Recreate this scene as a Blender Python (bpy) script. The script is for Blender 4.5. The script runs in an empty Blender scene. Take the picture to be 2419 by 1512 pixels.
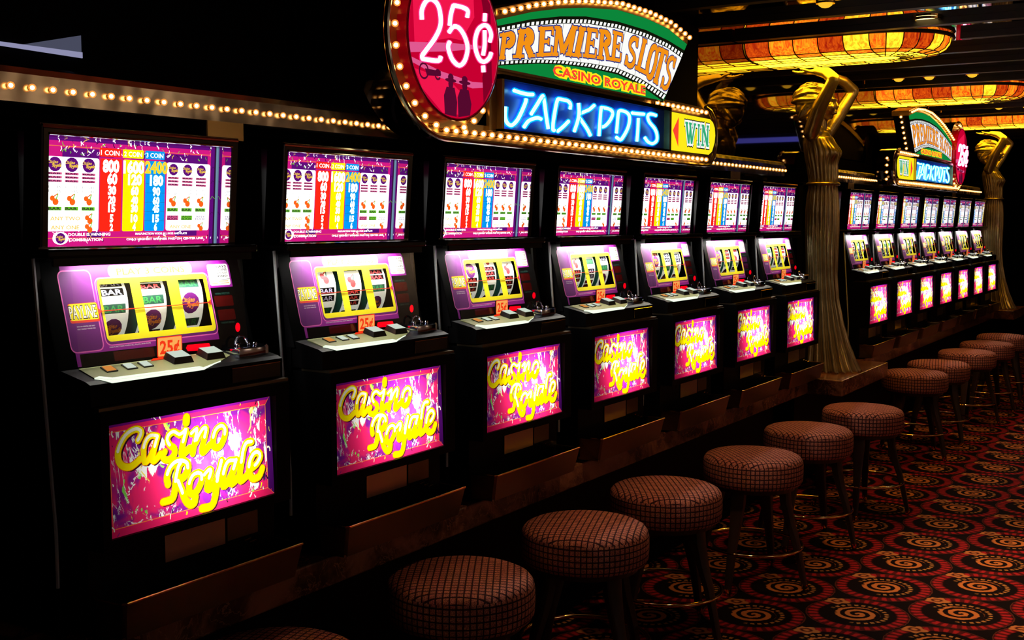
import bpy, bmesh, math, random
from math import sin, cos, pi, radians, sqrt, atan2, hypot
from mathutils import Vector, Matrix
from mathutils.geometry import delaunay_2d_cdt

C = bpy.context.scene.collection
SC = bpy.context.scene
random.seed(7)

# ---------------------------------------------------------------- camera, world, exposure
cam_d = bpy.data.cameras.new('camera')
cam_d.sensor_width = 36.0
cam_d.lens = 2700.0 / 2419.0 * 36.0
cam_d.clip_start = 0.02
cam = bpy.data.objects.new('camera', cam_d)
C.objects.link(cam)
_yaw, _pit = -0.5627, 0.0892
_f = Vector((cos(_yaw) * cos(_pit), -sin(_yaw) * cos(_pit), -sin(_pit)))
_r = _f.cross(Vector((0, 0, 1))).normalized()
_r = (Matrix.Rotation(-0.0034, 3, _f) @ _r).normalized()
_u = _r.cross(_f)
cam.matrix_world = Matrix.Translation((-1.5907, -2.0303, 1.6157)) @ Matrix((
    (_r.x, _u.x, -_f.x), (_r.y, _u.y, -_f.y), (_r.z, _u.z, -_f.z))).to_4x4()
SC.camera = cam

world = bpy.data.worlds.new('world')
SC.world = world
world.use_nodes = True
world.node_tree.nodes['Background'].inputs[0].default_value = (0.02, 0.014, 0.012, 1)
world.node_tree.nodes['Background'].inputs[1].default_value = 0.0
SC.view_settings.view_transform = 'Standard'
SC.view_settings.look = 'None'
SC.view_settings.exposure = 0.0
SC.view_settings.gamma = 1.0
SC.view_settings.use_curve_mapping = False

def area_light(name, loc, target, sx, sy, power, col, parent=None, spread=pi):
    l = bpy.data.lights.new(name, 'AREA')
    l.shape = 'RECTANGLE'; l.size = sx; l.size_y = sy
    l.energy = power; l.color = col; l.spread = spread
    o = bpy.data.objects.new(name, l)
    C.objects.link(o)
    o.location = loc
    o.rotation_euler = (Vector(target) - Vector(loc)).to_track_quat('-Z', 'Y').to_euler()
    o.parent = parent
    return o

# ---------------------------------------------------------------- materials
def pmat(name, col, rough=0.5, metal=0.0, spec=0.5, coat=0.0):
    m = bpy.data.materials.new(name); m.use_nodes = True
    b = m.node_tree.nodes['Principled BSDF']
    b.inputs['Base Color'].default_value = (*col, 1)
    b.inputs['Roughness'].default_value = rough
    b.inputs['Metallic'].default_value = metal
    b.inputs['Specular IOR Level'].default_value = spec
    b.inputs['Coat Weight'].default_value = coat
    return m

def emat(name, col, strength=1.0, sample=False):
    m = bpy.data.materials.new(name); m.use_nodes = True
    nt = m.node_tree; nt.nodes.clear()
    e = nt.nodes.new('ShaderNodeEmission'); o = nt.nodes.new('ShaderNodeOutputMaterial')
    e.inputs[0].default_value = (*col, 1); e.inputs[1].default_value = strength
    nt.links.new(e.outputs[0], o.inputs[0])
    m.cycles.emission_sampling = 'AUTO' if sample else 'NONE'
    return m

def tmat(name, col):
    """back-lit print: translucent sheet"""
    m = bpy.data.materials.new(name); m.use_nodes = True
    nt = m.node_tree; nt.nodes.clear()
    t = nt.nodes.new('ShaderNodeBsdfTranslucent'); o = nt.nodes.new('ShaderNodeOutputMaterial')
    t.inputs[0].default_value = (*col, 1)
    nt.links.new(t.outputs[0], o.inputs[0])
    return m

class NT:
    """small helper for node trees"""
    def __init__(s, name, clear=False):
        s.m = bpy.data.materials.new(name); s.m.use_nodes = True
        s.t = s.m.node_tree
        if clear: s.t.nodes.clear()
    def n(s, typ, **kw):
        x = s.t.nodes.new(typ)
        for k, v in kw.items(): setattr(x, k, v)
        return x
    def l(s, a, b): s.t.links.new(a, b)
    def put(s, sock, v):
        if hasattr(v, 'is_linked') or hasattr(v, 'links'): s.l(v, sock)
        else: sock.default_value = v
    def math(s, op, a, b=0.0, c=None):
        x = s.n('ShaderNodeMath', operation=op)
        s.put(x.inputs[0], a); s.put(x.inputs[1], b)
        if c is not None: s.put(x.inputs[2], c)
        return x.outputs[0]
    def band(s, v, lo, hi, soft):
        a = s.n('ShaderNodeMapRange', interpolation_type='SMOOTHSTEP')
        s.put(a.inputs[0], v); a.inputs[1].default_value = lo - soft; a.inputs[2].default_value = lo + soft
        b = s.n('ShaderNodeMapRange', interpolation_type='SMOOTHSTEP')
        s.put(b.inputs[0], v); b.inputs[1].default_value = hi - soft; b.inputs[2].default_value = hi + soft
        return s.math('SUBTRACT', a.outputs[0], b.outputs[0])
    def step(s, v, lo, soft):
        a = s.n('ShaderNodeMapRange', interpolation_type='SMOOTHSTEP')
        s.put(a.inputs[0], v); a.inputs[1].default_value = lo - soft; a.inputs[2].default_value = lo + soft
        return a.outputs[0]
    def mix(s, f, a, b):
        x = s.n('ShaderNodeMix', data_type='RGBA')
        s.put(x.inputs[0], f)
        s.put(x.inputs[6], a if not isinstance(a, tuple) else (*a, 1))
        s.put(x.inputs[7], b if not isinstance(b, tuple) else (*b, 1))
        return x.outputs[2]
    def noise(s, vec, scale, detail=3.0, rough=0.55, dist=0.0):
        x = s.n('ShaderNodeTexNoise')
        s.l(vec, x.inputs['Vector']); x.inputs['Scale'].default_value = scale
        x.inputs['Detail'].default_value = detail; x.inputs['Roughness'].default_value = rough
        x.inputs['Distortion'].default_value = dist
        return x.outputs[0]
    def coord(s, scale=(1, 1, 1), loc=(0, 0, 0), rot=(0, 0, 0)):
        c = s.n('ShaderNodeTexCoord'); m = s.n('ShaderNodeMapping')
        s.l(c.outputs['Object'], m.inputs[0])
        m.inputs['Scale'].default_value = scale; m.inputs['Location'].default_value = loc
        m.inputs['Rotation'].default_value = rot
        return m.outputs[0]

def bump(k, mat_sock, h, strength, dist):
    b = k.n('ShaderNodeBump'); b.inputs['Strength'].default_value = strength
    b.inputs['Distance'].default_value = dist
    k.l(h, b.inputs['Height']); k.l(b.outputs[0], mat_sock)

M = {}
M['black'] = pmat('black_laminate', (0.0025, 0.0022, 0.0025), 0.45, 0, 0.07)
M['void'] = pmat('matt_black', (0.004, 0.0035, 0.004), 0.9, 0, 0.05)
M['gloss'] = pmat('black_gloss', (0.006, 0.005, 0.006), 0.15, 0, 0.22)
M['chrome'] = pmat('chrome', (0.62, 0.67, 0.85), 0.09, 1)  # bluish tint stands in for the lavender light it would reflect
M['darkchrome'] = pmat('dark_chrome', (0.07, 0.065, 0.065), 0.12, 1)
M['mirror'] = pmat('mirror_side', (0.78, 0.74, 0.78), 0.02, 1)
M['gold'] = pmat('gold_mirror', (0.66, 0.46, 0.18), 0.24, 0.82)
M['brass'] = pmat('brass', (0.85, 0.58, 0.22), 0.11, 1)
M['flank'] = pmat('dark_mirror_flank', (0.09, 0.075, 0.06), 0.08, 1)
M['plate'] = pmat('brushed_steel_plate', (0.62, 0.52, 0.45), 0.3, 1)
M['satin'] = pmat('satin_metal', (0.26, 0.22, 0.18), 0.3, 1)
M['bronze'] = pmat('dark_bronze_tray', (0.20, 0.15, 0.10), 0.36, 1)
M['deckmetal'] = pmat('olive_deck_print', (0.26, 0.28, 0.12), 0.35, 0.0, 0.4)
M['deckedge'] = emat('deck_lip_glow', (0.86, 1.0, 0.78), 1.15)  # deck lip given its own glow, standing in for the reel tube's light
M['trim'] = pmat('pale_edge_trim', (0.55, 0.57, 0.6), 0.5, 0.3)
M['leg'] = pmat('dark_wood', (0.035, 0.018, 0.012), 0.4, 0, 0.2)
M['redplastic'] = pmat('red_acrylic', (0.5, 0.0, 0.05), 0.15, 0, 0.5)
M['bluepanel'] = pmat('deep_blue_acrylic', (0.004, 0.045, 0.38), 0.35, 0, 0.3)
M['blackrubber'] = pmat('black_button', (0.01, 0.012, 0.012), 0.3)

# brushed band metal with gentle waviness
k = NT('polished_band_metal'); b = k.t.nodes['Principled BSDF']
b.inputs['Base Color'].default_value = (0.58, 0.52, 0.43, 1); b.inputs['Metallic'].default_value = 1.0
b.inputs['Roughness'].default_value = 0.2
bump(k, b.inputs['Normal'], k.noise(k.coord((1, 1, 1)), 5.0, 2), 0.25, 0.05)
M['band'] = k.m

# statue: gold leaf, uneven
k = NT('gilded_plaster'); b = k.t.nodes['Principled BSDF']
nz = k.noise(k.coord(), 24.0, 4)
k.l(k.mix(nz, (0.33, 0.25, 0.12), (0.60, 0.47, 0.24)), b.inputs['Base Color'])
b.inputs['Metallic'].default_value = 0.92; b.inputs['Roughness'].default_value = 0.28
bump(k, b.inputs['Normal'], nz, 0.15, 0.01)
M['gilt'] = k.m

# marble
k = NT('brown_marble'); b = k.t.nodes['Principled BSDF']
v = k.coord((1, 1, 1))
n1 = k.noise(v, 3.2, 6, 0.6, 1.6); n2 = k.noise(v, 14.0, 5, 0.6, 0.8)
c1 = k.mix(k.step(n1, 0.52, 0.13), (0.05, 0.016, 0.010), (0.26, 0.10, 0.05))
c2 = k.mix(k.band(n2, 0.495, 0.51, 0.010), c1, (0.27, 0.12, 0.06))
k.l(c2, b.inputs['Base Color']); b.inputs['Roughness'].default_value = 0.22
M['marble'] = k.m

# stool fabric: small woven squares
k = NT('woven_square_fabric'); b = k.t.nodes['Principled BSDF']
co = k.n('ShaderNodeTexCoord'); sp = k.n('ShaderNodeSeparateXYZ'); k.l(co.outputs['UV'], sp.inputs[0])
gx = k.math('PINGPONG', sp.outputs[0], 0.5); gy = k.math('PINGPONG', sp.outputs[1], 0.5)
mask = k.math('MULTIPLY', k.step(gx, 0.11, 0.05), k.step(gy, 0.11, 0.05))
fine = k.noise(co.outputs['Object'], 420.0, 2)
yarn = k.mix(k.step(fine, 0.5, 0.10), (0.18, 0.05, 0.045), (0.56, 0.21, 0.135))
k.l(k.mix(mask, (0.035, 0.012, 0.014), yarn), b.inputs['Base Color'])
b.inputs['Roughness'].default_value = 0.95; b.inputs['Specular IOR Level'].default_value = 0.1
bump(k, b.inputs['Normal'], k.math('ADD', mask, k.math('MULTIPLY', fine, 0.5)), 0.6, 0.004)
M['fabric'] = k.m

# casino carpet: hexagonal lattice of ringed spirals
k = NT('ring_spiral_carpet'); b = k.t.nodes['Principled BSDF']
co = k.n('ShaderNodeTexCoord'); sp = k.n('ShaderNodeSeparateXYZ'); k.l(co.outputs['Object'], sp.inputs[0])
L = 0.410; H = 0.714
wob = k.noise(co.outputs['Object'], 45.0, 2)
px = k.math('SUBTRACT', sp.outputs[0], 2.793); py = k.math('ADD', sp.outputs[1], 0.44)
px = k.math('ADD', px, k.math('MULTIPLY', py, 0.092))
w2 = k.math('MULTIPLY', k.math('SUBTRACT', wob, 0.5), 0.012)
px = k.math('ADD', px, w2); py = k.math('ADD', py, w2)
ax_ = k.math('WRAP', px, L / 2, -L / 2); ay_ = k.math('WRAP', py, H / 2, -H / 2)
bx_ = k.math('WRAP', k.math('ADD', px, L / 2), L / 2, -L / 2); by_ = k.math('WRAP', k.math('ADD', py, H / 2), H / 2, -H / 2)
def ln(a, c): return k.math('SQRT', k.math('ADD', k.math('MULTIPLY', a, a), k.math('MULTIPLY', c, c)))
ra, rb = ln(ax_, ay_), ln(bx_, by_)
sel = k.math('LESS_THAN', ra, rb)
def pick(a, c): return k.math('ADD', k.math('MULTIPLY', sel, a), k.math('MULTIPLY', k.math('SUBTRACT', 1.0, sel), c))
x, y, r = pick(ax_, bx_), pick(ay_, by_), pick(ra, rb)
th = k.math('ARCTAN2', y, x)
ring = k.band(r, 0.154, 0.192, 0.007)
seg = k.step(k.math('SINE', k.math('MULTIPLY', th, 30.0)), 0.0, 0.5)
col = k.mix(ring, (0.006, 0.003, 0.004), k.mix(seg, (0.10, 0.007, 0.009), (0.42, 0.018, 0.022)))
rim = k.band(r, 0.197, 0.201, 0.002)
col = k.mix(rim, col, (0.12, 0.03, 0.02))
spi = k.step(k.math('SINE', k.math('ADD', k.math('MULTIPLY', r, 2 * pi / 0.040), th)), -0.05, 0.35)
spi = k.math('MULTIPLY', spi, k.math('SUBTRACT', 1.0, k.step(k.math('ADD', r, k.math('MULTIPLY', k.math('SUBTRACT', wob, 0.5), 0.03)), 0.086, 0.006)))
col = k.mix(spi, col, (0.62, 0.20, 0.05))
dots = k.math('MULTIPLY', k.band(r, 0.105, 0.120, 0.004), k.step(k.math('SINE', k.math('MULTIPLY', th, 26.0)), -0.2, 0.3))
half = k.step(k.math('COSINE', k.math('ADD', th, 0.9)), -0.55, 0.15)
col = k.mix(k.math('MULTIPLY', dots, half), col, (0.50, 0.22, 0.06))
rx = k.math('SUBTRACT', x, 0.128); ry = k.math('SUBTRACT', y, 0.119)
rr = ln(rx, k.math('MULTIPLY', ry, 0.8))
rth = k.math('ARCTAN2', ry, rx)
ros = k.math('SUBTRACT', 1.0, k.step(k.math('ADD', rr, k.math('MULTIPLY', k.math('SINE', k.math('MULTIPLY', rth, 5.0)), 0.006)), 0.037, 0.004))
eye = k.band(rr, 0.010, 0.020, 0.004)
col = k.mix(ros, col, k.mix(eye, (0.55, 0.20, 0.06), (0.08, 0.015, 0.012)))
pile = k.noise(co.outputs['Object'], 600.0, 2)
col = k.mix(k.math('MULTIPLY', pile, 0.55), col, (0.004, 0.002, 0.002))
k.l(col, b.inputs['Base Color']); b.inputs['Roughness'].default_value = 1.0
b.inputs['Specular IOR Level'].default_value = 0.05
bump(k, b.inputs['Normal'], pile, 0.4, 0.003)
M['carpet'] = k.m

# tinted mirrors of wall and ceiling
M['wallmirror'] = pmat('smoked_mirror', (0.15, 0.11, 0.085), 0.03, 1)
M['ceilmirror'] = pmat('dark_mirror_ceiling', (0.75, 0.68, 0.62), 0.03, 1)
M['beam'] = pmat('black_beam', (0.008, 0.006, 0.006), 0.5)

# glass panes
def glass(name, ior=1.45):
    k = NT(name, True)
    o = k.n('ShaderNodeOutputMaterial'); t = k.n('ShaderNodeBsdfTransparent'); g = k.n('ShaderNodeBsdfGlossy')
    g.inputs['Roughness'].default_value = 0.02
    fr = k.n('ShaderNodeFresnel'); fr.inputs[0].default_value = ior
    mx = k.n('ShaderNodeMixShader'); k.l(fr.outputs[0], mx.inputs[0]); k.l(t.outputs[0], mx.inputs[1]); k.l(g.outputs[0], mx.inputs[2])
    k.l(mx.outputs[0], o.inputs[0])
    return k.m
M['glass'] = glass('clear_glass')

def halo_sleeve(name, col, strength, opacity):
    """glass sleeve round a neon or bulb core, its glow standing in for bloom"""
    k = NT(name, True)
    o = k.n('ShaderNodeOutputMaterial'); t = k.n('ShaderNodeBsdfTransparent'); e = k.n('ShaderNodeEmission')
    e.inputs[0].default_value = (*col, 1); e.inputs[1].default_value = strength
    mx = k.n('ShaderNodeMixShader'); mx.inputs[0].default_value = opacity
    k.l(t.outputs[0], mx.inputs[1]); k.l(e.outputs[0], mx.inputs[2]); k.l(mx.outputs[0], o.inputs[0])
    k.m.cycles.emission_sampling = 'NONE'
    return k.m
M['edgeblue'] = emat('pale_blue_bar_glow', (0.30, 0.55, 0.75), 0.55)  # glow painted on the corner bar in place of a lit chrome line
M['tanwall'] = pmat('tan_plaster', (0.62, 0.48, 0.34), 0.8, 0, 0.1)
M['bulb_core'] = emat('bulb_filament', (1.0, 0.60, 0.20), 10.0, True)
M['bulb_halo'] = halo_sleeve('bulb_halo_sleeve', (1.0, 0.33, 0.05), 1.3, 0.5)  # halo sleeve: bloom painted as emission round the core
M['neon_blue'] = emat('neon_blue_core', (0.22, 0.70, 1.0), 14.0, True)
M['neon_blue_halo'] = halo_sleeve('neon_blue_halo', (0.0, 0.42, 1.0), 1.4, 0.72)
M['neon_pink'] = emat('neon_pink_core', (1.0, 0.40, 0.58), 12.0, True)
M['neon_pink_halo'] = halo_sleeve('neon_pink_halo', (1.0, 0.03, 0.20), 1.5, 0.65)

# prints shown by lit displays (flat print colours)
for n, c, s in (('e_white', (1, 1, 0.97), 2.3), ('e_red', (1, 0.02, 0.008), 1.1), ('e_yellow', (1, 0.85, 0.0), 1.15),
                ('e_blue', (0.0, 0.33, 0.95), 1.05), ('e_magenta', (0.70, 0.01, 0.24), 1.0), ('e_purple', (0.12, 0.004, 0.20), 1.0),
                ('e_pink', (0.75, 0.10, 0.28), 1.0), ('e_green', (0.16, 0.62, 0.02), 1.0), ('e_dark', (0.03, 0.004, 0.04), 1.0),
                ('e_orange', (1, 0.13, 0.01), 1.1), ('e_paleyellow', (1, 0.62, 0.06), 1.0), ('e_line', (1, 0.25, 0.05), 1.0)):
    M[n] = emat(n[2:] + '_lit_print', c, s, n == 'e_white')
for n, c, s in (('s_green', (0.004, 0.28, 0.05), 0.85), ('s_white', (1, 1, 0.97), 0.98), ('s_black', (0.012, 0.015, 0.006), 0.5),
                ('s_orange', (1, 0.32, 0.008), 0.9), ('s_blue', (0.02, 0.035, 0.25), 0.9), ('s_red', (1, 0.06, 0.03), 1.0),
                ('s_yellow', (1, 0.84, 0.01), 1.0), ('s_wingreen', (0.035, 0.42, 0.19), 1.0), ('s_grey', (0.25, 0.25, 0.2), 0.9)):
    M[n] = emat(n[2:] + '_sign_print', c, s, n in ('s_white', 's_yellow'))
M['disc'] = emat('red_disc_print', (0.60, 0.0, 0.032), 0.95)
M['disc_dk'] = emat('maroon_disc_print', (0.24, 0.0, 0.02), 0.9)
M['disc_hi'] = emat('rose_disc_print', (0.88, 0.008, 0.07), 1.0)
M['disc_lo'] = emat('dark_disc_print', (0.10, 0.003, 0.03), 0.9)
M['led'] = emat('red_led', (1, 0.0, 0.008), 1.3)
M['leddim'] = pmat('dark_red_window', (0.05, 0.002, 0.002), 0.1)
M['placard'] = emat('lit_orange_placard', (1, 0.42, 0.10), 1.0)
M['placard_red'] = emat('lit_red_placard', (0.95, 0.04, 0.008), 1.0)
M['btn_white'] = emat('lit_button_cap', (0.80, 0.92, 0.78), 0.75)
M['btn_orange'] = emat('lit_orange_button', (0.8, 0.30, 0.06), 0.8)

# front lit prints of the reel window
M['p_purple'] = pmat('purple_print', (0.25, 0.008, 0.25), 0.5, 0, 0.2)
M['p_darkpurple'] = pmat('dark_purple_print', (0.12, 0.005, 0.14), 0.5, 0, 0.2)
M['p_pinkline'] = pmat('pink_line_print', (0.75, 0.12, 0.45), 0.5, 0, 0.2)
M['p_yellow'] = pmat('yellow_print', (0.90, 0.78, 0.01), 0.5, 0, 0.2)
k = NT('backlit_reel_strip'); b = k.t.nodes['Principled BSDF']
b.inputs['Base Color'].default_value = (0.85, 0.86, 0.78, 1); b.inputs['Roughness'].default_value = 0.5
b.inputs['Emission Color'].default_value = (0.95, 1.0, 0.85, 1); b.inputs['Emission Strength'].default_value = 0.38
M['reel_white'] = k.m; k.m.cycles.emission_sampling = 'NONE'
M['p_gold'] = pmat('gold_print', (0.55, 0.25, 0.0), 0.5, 0, 0.2)
M['p_white'] = pmat('white_print', (0.85, 0.86, 0.78), 0.5, 0, 0.2)
M['p_orange'] = pmat('orange_print', (0.9, 0.30, 0.02), 0.5, 0, 0.2)
M['p_black'] = pmat('black_print', (0.0012, 0.0012, 0.0012), 0.5, 0, 0.01)
M['p_green'] = pmat('green_print', (0.03, 0.25, 0.06), 0.5, 0, 0.2)
M['p_dkgreen'] = pmat('dark_green_print', (0.01, 0.07, 0.05), 0.5, 0, 0.2)
M['p_redsym'] = pmat('red_print', (0.6, 0.05, 0.06), 0.5, 0, 0.2)
M['p_lilac'] = pmat('lilac_print', (0.5, 0.5, 0.8), 0.5, 0, 0.2)
M['p_redline'] = pmat('red_line', (0.75, 0.03, 0.01), 0.4)

# belly glass prints: translucent sheets lit by the tube inside the door
k = NT('splatter_print', True)
o = k.n('ShaderNodeOutputMaterial'); t = k.n('ShaderNodeBsdfTranslucent'); k.l(t.outputs[0], o.inputs[0])
v = k.coord()
cell = k.noise(v, 9.0, 3, 0.6, 0.6)
base = k.mix(k.step(cell, 0.505, 0.07), (0.17, 0.012, 0.24), (0.86, 0.02, 0.14))
vs = k.coord((1, 1, 0.55))
sp1 = k.noise(vs, 26.0, 5, 0.62, 0.9); sp2 = k.noise(k.coord((1, 1, 0.6), (3.1, 0, 1.7)), 30.0, 4, 0.6, 0.8)
big = k.noise(k.coord((1, 1, 1), (7, 0, 2)), 10.0, 2)
th_ = k.math('ADD', sp1, k.math('MULTIPLY', k.math('SUBTRACT', big, 0.5), 0.35))
base = k.mix(k.step(th_, 0.588, 0.010), base, (0.95, 0.95, 0.9))
base = k.mix(k.step(sp2, 0.645, 0.010), base, (0.25, 0.75, 0.10))
base = k.mix(k.step(k.noise(k.coord((1, 1, 0.5), (11, 0, 5)), 26.0, 4, 0.6, 0.9), 0.655, 0.01), base, (0.06, 0.01, 0.10))
base = k.mix(k.step(k.noise(k.coord((1, 1, 0.5), (17, 0, 9)), 28.0, 4, 0.6, 0.9), 0.655, 0.01), base, (0.95, 0.8, 0.1))
ln_n = k.noise(k.coord((1, 1, 0.62), (5, 0, 8)), 15.0, 6, 0.66, 0.7)
msk = k.step(k.noise(k.coord((1, 1, 1), (2, 0, 4)), 7.0, 2), 0.545, 0.025)
base = k.mix(k.math('MULTIPLY', k.band(ln_n, 0.492, 0.508, 0.003), msk), base, (0.95, 0.95, 0.92))
k.l(base, t.inputs[0])
M['t_splat'] = k.m
M['t_magenta'] = tmat('magenta_print', (0.86, 0.016, 0.13))
M['t_purple'] = tmat('shaded_purple_border_print', (0.22, 0.006, 0.26))
M['t_edge'] = tmat('shaded_violet_border_print', (0.07, 0.004, 0.13))
M['t_line'] = tmat('orange_line_print', (1.0, 0.25, 0.03))
M['t_yellow'] = tmat('yellow_letter_print', (0.98, 0.80, 0.0))
M['t_hi'] = tmat('white_letter_print', (0.97, 0.95, 0.75))
M['t_orange'] = tmat('orange_letter_print', (0.85, 0.22, 0.0))
M['t_black'] = tmat('black_letter_shadow', (0.02, 0.008, 0.02))
M['boxwhite'] = pmat('white_lamp_box', (0.8, 0.8, 0.8), 0.8)

# stained glass of the lamps
def stained(name, c1, c2, s):
    k = NT(name, True)
    o = k.n('ShaderNodeOutputMaterial'); e = k.n('ShaderNodeEmission'); k.l(e.outputs[0], o.inputs[0])
    nz = k.noise(k.coord((9, 9, 1.6)), 5.0, 4, 0.6, 1.2)
    k.l(k.mix(k.step(nz, 0.5, 0.2), c1, c2), e.inputs[0]); e.inputs[1].default_value = s
    return k.m
M['sg_red'] = stained('red_art_glass', (0.42, 0.012, 0.003), (0.95, 0.12, 0.005), 0.9)
M['sg_orange'] = stained('orange_art_glass', (0.75, 0.05, 0.004), (1, 0.36, 0.01), 1.3)
M['sg_amber'] = stained('amber_art_glass', (0.95, 0.20, 0.005), (1, 0.60, 0.02), 2.2)
M['sg_yellow'] = stained('yellow_art_glass', (1, 0.40, 0.006), (1, 0.62, 0.02), 9.0)
M['lead'] = pmat('lead_came', (0.01, 0.008, 0.007), 0.5)
M['downlamp'] = emat('downlight_lens', (1, 0.72, 0.25), 4.0, True)
M['amberspot'] = emat('amber_spot_glow', (1.0, 0.55, 0.03), 1.0)  # glow of the added spots that stand in for ceiling reflections
M['violet'] = emat('violet_tube', (0.12, 0.13, 0.85), 1.0, True)
M['lav'] = emat('lavender_reflection', (0.30, 0.30, 0.48), 0.9, True)  # glow painted in for a mirror reflection on the wall
M['lavdim'] = emat('dim_lavender_reflection', (0.07, 0.075, 0.12), 0.9)

# ---------------------------------------------------------------- mesh helpers
class MB:
    def __init__(s, org=(0, 0, 0)):
        s.v = []; s.f = []; s.mi = []; s.mats = []; s.o = org; s.uv = None
    def mid(s, m):
        if m not in s.mats: s.mats.append(m)
        return s.mats.index(m)
    def add(s, vs, fs, m):
        n = len(s.v); i = s.mid(m)
        s.v += [tuple(p) for p in vs]
        for f in fs: s.f.append([n + a for a in f]); s.mi.append(i)
    def box(s, x0, x1, y0, y1, z0, z1, m):
        vs = [(x, y, z) for z in (z0, z1) for y in (y0, y1) for x in (x0, x1)]
        s.add(vs, [(0, 2, 3, 1), (4, 5, 7, 6), (0, 1, 5, 4), (2, 6, 7, 3), (0, 4, 6, 2), (1, 3, 7, 5)], m)
        return s
    def bbox(s, x0, x1, y0, y1, z0, z1, m, bev=0.004):
        """box with chamfered edges"""
        bm = bmesh.new()
        bmesh.ops.create_cube(bm, size=1)
        for v in bm.verts:
            v.co = ((x0 + x1) / 2 + v.co.x * (x1 - x0), (y0 + y1) / 2 + v.co.y * (y1 - y0), (z0 + z1) / 2 + v.co.z * (z1 - z0))
        bmesh.ops.bevel(bm, geom=bm.edges[:], offset=bev, segments=2, affect='EDGES', profile=0.5)
        bm.verts.index_update()
        s.add([v.co[:] for v in bm.verts], [[v.index for v in f.verts] for f in bm.faces], m)
        bm.free(); return s
    def prism(s, poly, axis, a, b_, m, cap=True):
        """extrude 2D polygon along axis: 'x' poly=(y,z); 'y' poly=(x,z); 'z' poly=(x,y)"""
        n = len(poly)
        def P(p, t): return {'x': (t, p[0], p[1]), 'y': (p[0], t, p[1]), 'z': (p[0], p[1], t)}[axis]
        vs = [P(p, a) for p in poly] + [P(p, b_) for p in poly]
        fs = [(i, (i + 1) % n, n + (i + 1) % n, n + i) for i in range(n)]
        if cap: fs += [tuple(range(n))[::-1], tuple(range(n, 2 * n))]
        s.add(vs, fs, m); return s
    def lathe(s, prof, m, n=32, cx=0, cy=0, close=True):
        vs = []; fs = []
        for r, z in prof:
            for i in range(n):
                a = 2 * pi * i / n; vs.append((cx + r * cos(a), cy + r * sin(a), z))
        for j in range(len(prof) - 1):
            for i in range(n):
                i2 = (i + 1) % n
                fs.append((j * n + i, j * n + i2, (j + 1) * n + i2, (j + 1) * n + i))
        if close:
            fs.append(tuple(range(n))[::-1]); fs.append(tuple((len(prof) - 1) * n + i for i in range(n)))
        s.add(vs, fs, m); return s
    def tube(s, pts, rad, m, n=8, closed=False, up=None):
        pts = [Vector(p) for p in pts]; N = len(pts)
        rads = rad if isinstance(rad, (list, tuple)) else [rad] * N
        vs = []; fs = []; prev = None
        for i, p in enumerate(pts):
            if closed: d = pts[(i + 1) % N] - pts[i - 1]
            else: d = pts[min(i + 1, N - 1)] - pts[max(i - 1, 0)]
            if d.length < 1e-9: d = Vector((0, 0, 1))
            d.normalize()
            if prev is None:
                a = Vector((0, 1, 0)) if abs(d.y) < 0.9 else Vector((1, 0, 0))
                e1 = d.cross(a).normalized()
            else:
                e1 = (prev - d * prev.dot(d)); 
                e1 = e1.normalized() if e1.length > 1e-6 else d.orthogonal().normalized()
            prev = e1; e2 = d.cross(e1)
            for q in range(n):
                t = 2 * pi * q / n; vs.append(p + (e1 * cos(t) + e2 * sin(t)) * rads[i])
        segs = N if closed else N - 1
        for i in range(segs):
            j = (i + 1) % N
            for q in range(n):
                q2 = (q + 1) % n; fs.append((i * n + q, i * n + q2, j * n + q2, j * n + q))
        if not closed:
            fs.append(tuple(range(n))[::-1]); fs.append(tuple((N - 1) * n + q for q in range(n)))
        s.add(vs, fs, m); return s
    def ball(s, c, r, m, n=10, sx=1, sy=1, sz=1):
        vs = [(c[0], c[1], c[2] - r * sz)]; fs = []; rows = max(4, n // 2)
        for j in range(1, rows):
            ph = -pi / 2 + pi * j / rows
            for i in range(n):
                a = 2 * pi * i / n
                vs.append((c[0] + r * sx * cos(ph) * cos(a), c[1] + r * sy * cos(ph) * sin(a), c[2] + r * sz * sin(ph)))
        vs.append((c[0], c[1], c[2] + r * sz)); last = len(vs) - 1
        for i in range(n):
            i2 = (i + 1) % n
            fs.append((0, 1 + i2, 1 + i)); fs.append((last, last - n + i, last - n + i2))
        for j in range(rows - 2):
            for i in range(n):
                i2 = (i + 1) % n
                fs.append((1 + j * n + i, 1 + j * n + i2, 1 + (j + 1) * n + i2, 1 + (j + 1) * n + i))
        s.add(vs, fs, m); return s
    def mesh(s, name, smooth=False):
        me = bpy.data.meshes.new(name)
        o = s.o
        me.from_pydata([(p[0] - o[0], p[1] - o[1], p[2] - o[2]) for p in s.v], [], s.f)
        for m in s.mats: me.materials.append(M[m])
        me.polygons.foreach_set('material_index', s.mi)
        if s.mats != ['glass']:
            bm = bmesh.new(); bm.from_mesh(me)
            bmesh.ops.recalc_face_normals(bm, faces=bm.faces[:]); bm.to_mesh(me); bm.free()
        if smooth:
            for p in me.polygons: p.use_smooth = True
        me.update(); return me
    def build(s, name, parent=None, smooth=False, loc=None):
        o = bpy.data.objects.new(name, s.mesh(name, smooth)); C.objects.link(o)
        o.parent = parent
        if loc is not None: o.location = loc
        return o

def smooth_by_angle(o, deg=35):
    for p in o.data.polygons: p.use_smooth = True
    o.data.set_sharp_from_angle(angle=radians(deg))

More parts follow.
